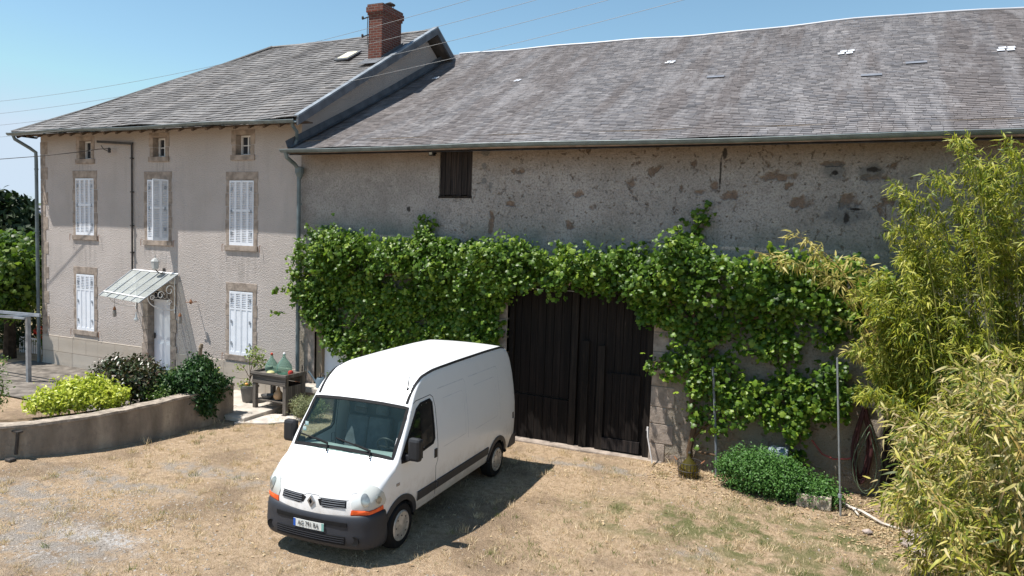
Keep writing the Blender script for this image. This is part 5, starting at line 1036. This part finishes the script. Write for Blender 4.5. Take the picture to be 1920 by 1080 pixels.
n = 3600; X = np.concatenate([rng.normal(-10.9, 1.5, n), rng.uniform(-13, 2, 1500)]); Y = np.concatenate([rng.normal(-7.9, .9, n), rng.uniform(-9, -.4, 1500)]); P = np.stack([X, Y, np.array([gnd(a, c) for a, c in zip(X, Y)]) + .002], 1)
T_PEB = ([(-.5, -.4, 0), (.5, -.5, 0), (.55, .4, 0), (-.4, .5, 0), (-.1, 0, .45)], [(0, 1, 4), (1, 2, 4), (2, 3, 4), (3, 0, 4)])
tag(leaf_cloud('gravel', P, rdir(len(P)) * .2 + np.array([0, 0, 1]), rdir(len(P)) * np.array([1, 1, .1]), .030 * (.35 + rng.random(len(P)) ** 2.2), T_PEB, GRV), kind='stuff')
# ------------------------------------------------------------ PROPS
o = MB(); o.prism([(-15.3, -.0, .0), (-13.05, -.0, .0), (-12.85, -1.2, .0), (-12.78, -2.2, .0), (-13.42, -2.2, .0), (-13.5, -1.95, 0), (-15.3, -1.9, .0)], (0, 0, .12)); o = o.build('terrace', G['concrete'], bevel=.012); tag(o, kind='structure')
o = MB(); o.prism([(-12.95, -2.35, -.02), (-12.2, -2.0, -.02), (-11.75, -1.35, -.02), (-12.3, -1.05, -.02), (-12.78, -1.3, -.02)], (0, 0, .06)); tag(near(o.build('stone_slab', G['pale'], bevel=.015)), 'flat pale stone slab set in the dry grass below the bench', 'slab')
o = MB(); o.box(-20.0, -18.2, -.95, -.76, .0, .02); o.box(-19.9, -18.3, -1.5, -.95, .0, .022)
tag(near(o.build('door_mat', G['pink'])), 'bright pink mat on the ground before the front door', 'mat')
o = MB(); pts = [(-16.32, -.3, -.1), (-16.3, -.31, .5), (-16.34, -.3, 1.0), (-16.31, -.3, 1.27)]; o.tube(pts, [.055, .05, .055, .05], 8); o.tube([(-16.31, -.3, 1.25), (-16.29, -.28, 1.36)], [.065, .04], 8); tag(near(o.build('wooden_post', G['postwood'])), 'bare pale wooden post standing against the farmhouse wall', 'post')
# weathered work bench
wb = thing('wooden_workbench', 'old grey wooden workbench standing by the drainpipe between house and barn', 'workbench', (-12.85, -1.0, .12))
bx0, bx1, by0, by1 = -13.42, -12.34, -1.28, -.55; zt = 1.0
b = MB()
for k in range(5): b.box(bx0 - .03, bx1 + .03, by0 - .03 + k * .158, by0 - .03 + k * .158 + .15, zt - .03, zt + random.uniform(-.002, .004))
b.build('top', G['grey'], wb)
b = MB(); b.box(bx0, bx1, by0, by0 + .03, zt - .24, zt - .032); b.box(bx0, bx1, by0 - .014, by0 + .001, zt - .22, zt - .15); b.build('apron', G['grey'], wb)
b = MB(); b.box(bx0, bx1, by1 - .03, by1, zt - .24, zt - .032); b.build('apron', G['grey'], wb)
b = MB(); b.box(bx0 - .03, bx1 + .03, by0 - .045, by0 - .02, zt, zt + .06); b.box(bx0 - .03, bx0 - .0, by0 - .02, by1, zt, zt + .06); b.box(bx1, bx1 + .03, by0 - .02, by1, zt, zt + .06); b.build('rim', G['grey'], wb)
for x in (bx0, bx1 - .1):
    for y in (by0 + .005, by1 - .1): b = MB(); b.box(x, x + .1, y, y + .1, .02 if x > -12.9 else .12, zt - .032); b.build('leg', G['greyz'], wb, bevel=.006)
b = MB()
for k in range(4): b.box(bx0 + .02, bx1 - .02, by0 + .06 + k * .155, by0 + .2 + k * .155, .32, .345)
b.build('shelf', G['greyz'], wb)
b = MB(); b.box(bx1 - .03, bx1 - .01, by0 + .12, by1 - .1, .3, zt - .25); b.build('side_panel', G['greyz'], wb)
b = MB(); b.box(bx0 + .4, bx1 - .1, by1 - .05, by1 - .03, .32, zt - .25); b.build('back_panel', G['frame'], wb)
for x, y in ((bx1 - .05, by0 + .05),): o = MB(); o.box(x - .09, x + .09, y - .09, y + .09, -.02, .04); tag(near(o.build('brick', simple('old_brick', (.28, .14, .10), .9, var=.3), bevel=.01)), 'worn reddish brick under the front right leg of the workbench', 'brick')
dgl = NT('demijohn_glass', .06, .5); dgl.col((.20, .32, .27)); _t = dgl.t.nodes.new('ShaderNodeBsdfTransparent'); dgl.put(_t.inputs[0], (.72, .90, .83)); _m = dgl.t.nodes.new('ShaderNodeMixShader')
_lw = dgl.t.nodes.new('ShaderNodeLayerWeight'); _lw.inputs[0].default_value = .35; dgl.put(_m.inputs[0], dgl.math('ADD', dgl.math('MULTIPLY', _lw.outputs[1], .55), .18)); dgl.t.links.new(_t.outputs[0], _m.inputs[1]); dgl.t.links.new(dgl.b.outputs[0], _m.inputs[2]); dgl.t.links.new(_m.outputs[0], dgl.out.inputs[0])
def demijohn(x, y, z, r, h, label, mat, group=None, stopper=None):
    t = thing('demijohn', label, 'demijohn', (x, y, z), 0, group); b = MB(); b.lathe([(.02, 0), (r * .8, .0), (r * .97, .05), (r, h * .28), (r * .93, h * .42), (r * .62, h * .62), (r * .3, h * .77), (.035, h * .86), (.03, h * .96), (.04, h * .97), (.04, h), (.02, h)], (x, y, z), 32); b.build('glass', mat, t, smooth=True)
    b = MB(); b.lathe([(.03, h - .03), (.033, h + .015), (.02, h + .04)], (x, y, z), 12); b.build('stopper', stopper or G['white'], t); return t
demijohn(-13.10, -.95, 1.005, .165, .46, 'green glass demijohn with red stopper, left one on the workbench', dgl.m, 'demijohns on the workbench', simple('red_cap', (.5, .05, .02), .5))
demijohn(-12.72, -.92, 1.005, .20, .50, 'wide pale green glass demijohn, right one on the workbench', dgl.m, 'demijohns on the workbench')
o = MB(); o.lathe([(.02, 0), (.06, .01), (.07, .06), (.05, .10), (.01, .11)], (-12.48, -.95, 1.005), 14); tag(near(o.build('tomato', simple('red_fruit', (.45, .04, .03), .35), smooth=True)), 'small dark red fruit on the workbench beside the demijohns', 'fruit')
o = MB(); o.lathe([(.02, 0), (.09, .01), (.10, .05), (.06, .08), (.01, .085)], (-12.95, -1.15, 1.005), 14); tag(near(o.build('yellow_dish', simple('dish', (.50, .48, .22), .5), smooth=True)), 'small pale yellow dish in front of the demijohns', 'dish')
g = thing('gourd', 'pale orange bottle gourd lying on the lower shelf of the workbench', 'gourd', (-12.78, -1.0, .345)); b = MB(); b.lathe([(.01, 0), (.09, .02), (.125, .09), (.11, .17), (.06, .23), (.045, .28), (.03, .33), (.01, .34)], (-12.78, -1.05, .345), 20); b.build('body', simple('gourd_skin', (.58, .36, .19), .5, var=.15), g, smooth=True); b = MB(); b.tube([(-12.78, -1.05, .68), (-12.76, -1.06, .73)], .01, 5); b.build('stalk', G['postwood'], g)
o = MB(); o.lathe([(.05, 0), (.12, .02), (.16, .09), (.15, .095), (.10, .03), (.01, .02)], (-13.15, -1.05, .345), 18); tag(near(o.build('dark_bowl', G['potgrey'], smooth=True)), 'dark grey bowl on the lower shelf of the workbench, left of the gourd', 'bowl')
o = MB(); o.bar((-12.40, -.62, 1.0), (-12.36, -.66, 1.22), .03, .03); tag(near(o.build('garden_tool', G['iron'])), 'short dark tool standing upright at the right back of the workbench', 'tool')
# potted tree
pt = thing('potted_lemon_tree', 'small thin citrus tree in a grey pot beside the workbench', 'potted plant', (-13.95, -.85, .12)); b = MB(); b.lathe([(.15, 0), (.17, .02), (.225, .38), (.25, .39), (.25, .44), (.22, .44), (.21, .40), (.01, .40)], (-13.95, -.85, .12), 24); b.build('pot', G['potgrey'], pt, smooth=True)
b = MB(); b.tube([(-13.95, -.85, .5), (-13.93, -.84, .85), (-13.86, -.82, 1.2)], [.016, .013, .008], 6)
for (dx, dy, dz) in ((-.28, -.1, .35), (.2, .05, .5), (-.12, .08, .7), (.05, -.1, .75), (.3, .0, .35)): b.tube([(-13.93, -.84, .72), (-13.93 + dx * .5, -.84 + dy * .5, .8 + dz * .5), (-13.93 + dx, -.84 + dy, .75 + dz)], [.009, .007, .004], 5)
b.build('stem', stem, pt); crown('foliage', [(-13.8, -.82, 1.35, .25, .2, .28), (-13.62, -.8, 1.15, .16, .15, .18), (-14.2, -.95, 1.0, .12, .1, .1), (-14.0, -.9, .62, .2, .18, .07)], 420, .07, leafmat('citrus_leaf', [(.12, .18, .04), (.25, .30, .08), (.40, .40, .15)], .3, .4), pt, clump=.05, per=7)
o = MB(); o.lathe([(.01, 0), (.04, .02), (.045, .05), (.01, .08)], (-13.9, -1.0, .57), 12); tag(near(o.build('orange_fruit', simple('orange', (.65, .28, .04), .5), smooth=True)), 'orange fruit lying in the soil of the grey pot', 'fruit')
shrub('lavender_bush', 'grey green lavender bush beside the van', (-11.75, -1.25, 0), [(-11.75, -1.25, .28, .38, .32, .30), (-11.5, -1.15, .3, .3, .25, .28)], 3600, .075, leafmat('lavender_leaf', [(.13, .16, .07), (.20, .22, .11), (.28, .29, .15)], .2, .7, 3), T_BAM, clump=.05, per=18, down=-.9, floor=0, cat='shrub')
wc = thing('watering_can', 'blue grey plastic watering can on the window ledge behind the van', 'watering can', (-12.05, -.3, .62)); b = MB(); b.lathe([(.01, 0), (.13, 0), (.12, .22), (.09, .26), (.085, .26), (.08, .2)], (-12.05, -.3, .62), 18); b.build('tank', simple('can_blue', (.12, .17, .21), .5), wc, smooth=True); b = MB(); b.tube([(-12.14, -.32, .68), (-12.3, -.36, .9), (-12.4, -.38, 1.02)], [.03, .02, .03], 8); b.build('spout', simple('can_spout', (.14, .19, .23), .5), wc); b = MB(); b.tube([(-12.08, -.3, .86), (-12.05, -.3, 1.0), (-11.95, -.3, .95), (-11.93, -.3, .75)], .013, 6); b.build('handle', G['black'], wc)
fp = thing('small_potted_plant', 'small potted plant on the window ledge above the lavender', 'potted plant', (-11.9, -.2, .62)); b = MB(); b.lathe([(.06, 0), (.09, .14), (.075, .14), (.01, .12)], (-11.8, -.2, .62), 14); b.build('pot', G['potgrey'], fp); crown('foliage', [(-11.8, -.2, .88, .1, .1, .14)], 120, .07, MID, fp, clump=.03, per=6)
# lanterns hanging under the canopy
for (x, y, z, lb, c) in ((-19.0, -.95, 1.98, 'small dark hanging lantern under the left front corner of the canopy', 'terracotta'), (-18.55, -.6, 1.82, 'white bird shaped ornament hanging under the middle of the canopy', 'white'), (-16.95, -.45, 1.9, 'dark hanging lantern right of the front door', 'terracotta')):
    t = thing('hanging_lantern' if c != 'white' else 'hanging_ornament', lb, 'lantern' if c != 'white' else 'ornament', (x, y, z))
    b = MB(); b.tube([(x, y, z + .3), (x, y, z + .62)], .004, 4); b.build('cord', G['iron'], t)
    if c != 'white':
        b = MB(); b.lathe([(.05, .20), (.035, .26), (.01, .30)], (x, y, z), 10); b.build('cap', G['rust'], t); b = MB(); b.lathe([(.01, 0), (.05, .0), (.055, .10), (.045, .19), (.01, .2)], (x, y, z), 10); b.build('lantern_glass', simple('lantern_glass', (.3, .27, .24), .3), t)
    else: b = MB(); b.lathe([(.01, 0), (.05, .03), (.065, .09), (.03, .15), (.01, .3)], (x, y, z), 12); b.build('body', G['white'], t, smooth=True)
o = MB(); o.bar((-16.78, -.02, 2.5), (-16.78, -.3, 2.5), .02, .02); o.bar((-16.9, -.3, 2.5), (-16.66, -.3, 2.5), .016, .016); o.lathe([(.01, -.05), (.05, 0), (.05, .02), (.01, .09)], (-16.72, -.28, 2.5), 10); tag(near(o.build('rusty_wall_ornament', G['rust'])), 'rusty metal ornament on a wall hook right of the front door', 'ornament')
# pergola post
pg = thing('pergola', 'grey metal pergola frame at the left edge of the garden', 'pergola', (-21.1, -2.1, 0)); b = MB(); b.box(-21.15, -21.05, -2.15, -2.05, -.1, 1.93); b.build('post', G['steel'], pg)
b = MB(); b.bar((-20.55, -2.1, 2.0), (-24.5, -2.1, 1.92), .06, .08); b.build('beam', G['zincl'], pg); b = MB(); b.bar((-20.8, -2.0, 1.96), (-23.5, -3.4, 1.86), .05, .05); b.build('beam', G['zincl'], pg); b = MB(); b.bar((-20.9, -2.3, 1.9), (-24.5, -2.35, 1.83), .05, .05); b.build('beam', G['zincl'], pg)
# railing and red flowers beyond the corner
rl = thing('white_railing', 'white metal garden railing behind the pergola post', 'railing', (-25.5, 1.2, -.4)); b = MB()
b.bar((-27.2, 1.3, .42), (-24.1, 1.3, .42), .04, .04); b.bar((-27.2, 1.3, -.25), (-24.1, 1.3, -.25), .04, .04); b.build('rail', G['white'], rl); b = MB()
for k in range(30): x = -27.15 + k * .105; b.box(x, x + .022, 1.285, 1.315, -.24, .41)
b.build('bars', G['white'], rl)
rf = leafmat('red_flower', [(.5, .02, .01), (.75, .04, .02)], .2, .5)
r = thing('red_geranium', 'bright red flowering geranium behind the pergola post', 'flowers', (-25.4, .9, 0)); crown('blossoms', [(-25.45, .9, .85, .13, .12, .13), (-25.1, .9, .62, .12, .12, .08)], 150, .07, rf, r, clump=.03, per=8); crown('foliage', [(-25.3, 1.0, .5, .3, .2, .3)], 500, .08, MID, r, clump=.05, per=8); b = MB(); b.tube([(-25.3, .95, -.1), (-25.3, .95, .7)], .015, 5); b.build('stem', stem, r)
# right hand side objects
dgo = NT('olive_glass', .08, .5); dgo.col((.10, .085, .02)); _t = dgo.t.nodes.new('ShaderNodeBsdfTransparent'); dgo.put(_t.inputs[0], (.6, .55, .2)); _m = dgo.t.nodes.new('ShaderNodeMixShader'); _m.inputs[0].default_value = .55; dgo.t.links.new(_t.outputs[0], _m.inputs[1]); dgo.t.links.new(dgo.b.outputs[0], _m.inputs[2]); dgo.t.links.new(_m.outputs[0], dgo.out.inputs[0])
demijohn(-2.55, -.69, .02, .19, .46, 'olive glass demijohn sitting in an iron basket right of the barn doors', dgo.m, None, G['iron'])
bk_ = thing('iron_basket', 'rusty iron bottle basket on the ground holding the olive demijohn', 'basket', (-2.55, -.69, 0)); b = MB()
for (r_, z) in ((.19, .02), (.215, .16), (.235, .32)): b.tube([(-2.55 + r_ * math.cos(a * math.pi / 14), -.69 + r_ * math.sin(a * math.pi / 14), z) for a in range(29)], .008, 5, False)
b.build('hoop', G['iron'], bk_); b = MB()
for k in range(20): a = k * math.pi / 10; b.bar((-2.55 + .19 * math.cos(a), -.69 + .19 * math.sin(a), .01), (-2.55 + .235 * math.cos(a), -.69 + .235 * math.sin(a), .32), .012, .004)
b.build('bars', G['iron'], bk_); b = MB()
for s in (1, -1): b.tube([(-2.55 + s * .235, -.72, .32), (-2.55 + s * .30, -.69, .38), (-2.55 + s * .235, -.66, .32)], .01, 5)
b.build('handles', G['rust'], bk_)
o = MB(); o.tube([(-2.06, -.34, -.05), (-2.1, -.34, .6), (-2.24, -.34, 2.2)], .026, 8); tag(near(o.build('grey_pipe', simple('grey_pipe_paint', (.15, .165, .185), .5, var=.2))), 'grey upright pipe standing in the vine right of the demijohn', 'pipe')
pl = thing('metal_pole', 'thin galvanised pole standing in the grass in front of the hanging hoses', 'pole', (.2, -1.34, 0)); b = MB(); b.tube([(.22, -1.34, -.05), (.12, -1.34, 1.2), (.0, -1.34, 2.75)], .018, 8); b.build('tube', G['steel'], pl); b = MB(); b.tube([(.19, -1.34, .3), (.185, -1.34, .36)], .034, 8); b.build('collar', G['zincl'], pl)
GC = leafmat('shrub_leaf', [(.035, .10, .02), (.06, .15, .03), (.09, .20, .04), (.12, .24, .06)], .25, .5, 3)
shrub('green_shrub', 'bushy fresh green shrub at the foot of the barn wall right of the pipe', (-1.2, -.85, 0), [(-1.55, -.8, .34, .42, .36, .38), (-1.15, -.85, .42, .5, .42, .42), (-.75, -.95, .32, .45, .42, .38), (-.35, -.95, .22, .4, .35, .26), (-.1, -.85, .18, .35, .3, .24)], 20000, .048, GC, T_OVAL, clump=.075, per=22, floor=-.02)
o = MB(); o.box(-1.12, -.74, -.42, -.08, .1, .74); tag(near(o.build('plastic_water_tank', simple('blue_grey_plastic', (.22, .27, .31), .45), bevel=.05)), 'blue grey plastic container behind the fresh green shrub', 'container')
tg = thing('stone_trough', 'small pale stone trough at the right foot of the green shrub', 'trough', (-.22, -1.12, 0)); b = MB(); b.box(-.52, .06, -1.24, -1.16, -.02, .22); b.box(-.52, .06, -.96, -.88, -.02, .2); b.box(-.52, -.44, -1.16, -.96, -.02, .21); b.box(-.02, .06, -1.16, -.96, -.02, .21); b.build('trough', simple('worn_concrete', (.42, .37, .30), .95, .1, var=.25, sc=9, bump=.02), tg, bevel=.015); b = MB(); b.box(-.44, -.02, -1.16, -.96, .0, .15); b.build('soil', G['soil'], tg)
# hoses
def loops(name, lb, cx, cz, w, h, y, r, col_, n):
    b = MB(); pts = []
    for k in range(n * 22 + 1):
        t = k / 22 * 2 * math.pi; q = k / (n * 22); ww = w * (.8 + .25 * math.sin(q * 9)); hh = h * (.92 + .1 * math.sin(q * 7 + 1)); pts.append((cx + ww * math.sin(t) * (1 if math.cos(t) < 0 else .35 + .65 * (1 - math.cos(t))), y - .02 - .1 * abs(math.sin(q * 17)), cz + hh * math.cos(t)))
    b.tube(pts, r, 6); return tag(near(b.build(name, simple(name + '_rubber', col_, .7), smooth=True)), lb, 'hose')
loops('red_hose', 'dark red garden hose hung in long loops on the barn wall', .52, 1.0, .17, .72, -.1, .02, (.055, .016, .016), 6)
loops('green_hose', 'thin green hose looped below the red hose on the barn wall', .62, .75, .24, .65, -.22, .010, (.10, .13, .08), 2)
o = MB(); o.tube([(-.35, -.15, .95), (-.15, -.2, .72), (.05, -.22, .66), (.3, -.2, .70), (.42, -.18, .75)], .018, 6); tag(near(o.build('red_hose_end', simple('red_rubber_end', (.30, .06, .05), .5), smooth=True)), 'loose red hose end sagging across the wall behind the metal pole', 'hose')
o = MB(); o.box(.36, .68, -.06, -.01, 1.68, 1.74); o.bar((.52, -.04, 1.71), (.52, -.2, 1.75), .03, .03); tag(near(o.build('hose_hook', G['iron'])), 'dark iron hook on the barn wall that the hoses hang from', 'hook')
o = MB(); o.box(.86, 1.9, -.10, -.02, -.05, 2.05); 
for k in range(6): o.box(.87 + k * .172, .87 + k * .172 + .16, -.13, -.10, -.04, 2.03)
dd_ = thing('dark_side_door', 'dark board door in the barn wall half hidden by the bamboo', 'door', (1.38, -.06, 0)); o.build('door_boards', G['darkwood'], dd_); b = MB(); b.box(.95, .99, -.17, -.13, .9, 1.1); b.build('handle', G['iron'], dd_)
o = MB(); o.tube([(-3.55, -.12, .74), (-3.52, -.2, .55), (-3.36, -.35, .03)], .016, 8); o.tube([(-3.57, -.09, .66), (-3.55, -.12, .74)], .022, 8); tag(near(o.build('broken_downpipe', simple('pale_plastic_pipe', (.48, .46, .45), .5))), 'thin pale pipe leaning against the stone beside the barn doors', 'pipe')
rock = simple('rock', (.36, .30, .27), .95, .1, var=.3, sc=6, bump=.02)
for (x, y, r_, lb) in ((1.33, -1.95, .17, 'grey pink rock at the bamboo foot, farthest of the four'), (1.22, -2.3, .15, 'pale edged brown rock second from the bamboo'), (1.37, -2.72, .17, 'rounded grey rock nearest the camera below the bamboo'), (.62, -2.0, .07, 'small pale stone alone in the grass near the bamboo')):
    b = MB(); n = 10; m_ = 14; vs = []; ph = random.random() * 6
    b.lathe([(r_ * max(.03, math.sin(math.pi * k / n)), r_ * .62 * (1 - math.cos(math.pi * k / n)) - .03) for k in range(n + 1)], (0, 0, 0), m_); b.v = [(v[0] * (1 + .16 * math.sin(3 * v[1] / r_ + ph) + .1 * math.sin(5 * v[2] / r_)) + x, v[1] * (1 + .15 * math.sin(2.5 * v[0] / r_ + ph)) * .85 + y, v[2] * (1 + .12 * math.sin(4 * v[0] / r_ + ph))) for v in b.v]
    tag(near(b.build('rock', rock)), lb, 'rock', 'rocks by the bamboo')
for pts, r_, lb in (([(.3, -.9, .03), (.55, -1.15, .06), (.85, -1.5, .03), (1.25, -1.75, .04)], .022, 'long pale dead branch lying before the dark side door'), ([(.15, -.75, .06), (.4, -1.0, .05), (.5, -1.3, .03)], .016, 'short pale stick beside the foot of the metal pole')):
    b = MB(); b.tube(pts, [r_, r_ * 1.1, r_, r_ * .5], 6) if len(pts) == 4 else b.tube(pts, r_, 6); tag(near(b.build('dead_branch', G['pale'])), lb, 'branch')
# gutter-high wires across the sky
wm = simple('grey_wire', (.17, .18, .19), .5, .4)
for i, (a, m_, c) in enumerate((((-22.4, 8.07), (-11.19, 8.8), (-7.09, 9.34)), ((-22.4, 7.72), (-8.85, 8.75), (-5.64, 9.19)), ((-22.4, 7.39), (-8.84, 8.4), (-4.21, 9.04)), ((-22.4, 7.05), (-9.57, 7.96), (-2.82, 8.9)))):
    co = np.polyfit([a[0], m_[0], c[0]], [a[1], m_[1], c[1]], 2); b = MB(); b.tube([(float(x), -2, float(np.polyval(co, x))) for x in np.arange(-34, 1.5, .8)], .0045, 5, False)
    tag(near(b.build('overhead_wire', wm)), ['topmost of the four thin wires crossing before the roofs', 'second wire from the top of the four crossing before the roofs', 'third wire from the top of the four crossing before the roofs', 'lowest of the four thin wires crossing before the roofs'][i], 'wire', 'thin wires before the roofs')
b = MB(); b.tube([(-20.22, -.2, 6.9), (-20.6, -.3, 6.87), (-21.24, -.45, 6.78), (-22.5, -.7, 6.66), (-25.2, -1.1, 6.5), (-30, -1.8, 6.45), (-36, -2.6, 6.6)], .011, 6); tag(near(b.build('service_cable', G['iron'])), 'black service cable running left from the wall bracket under the eaves', 'cable')
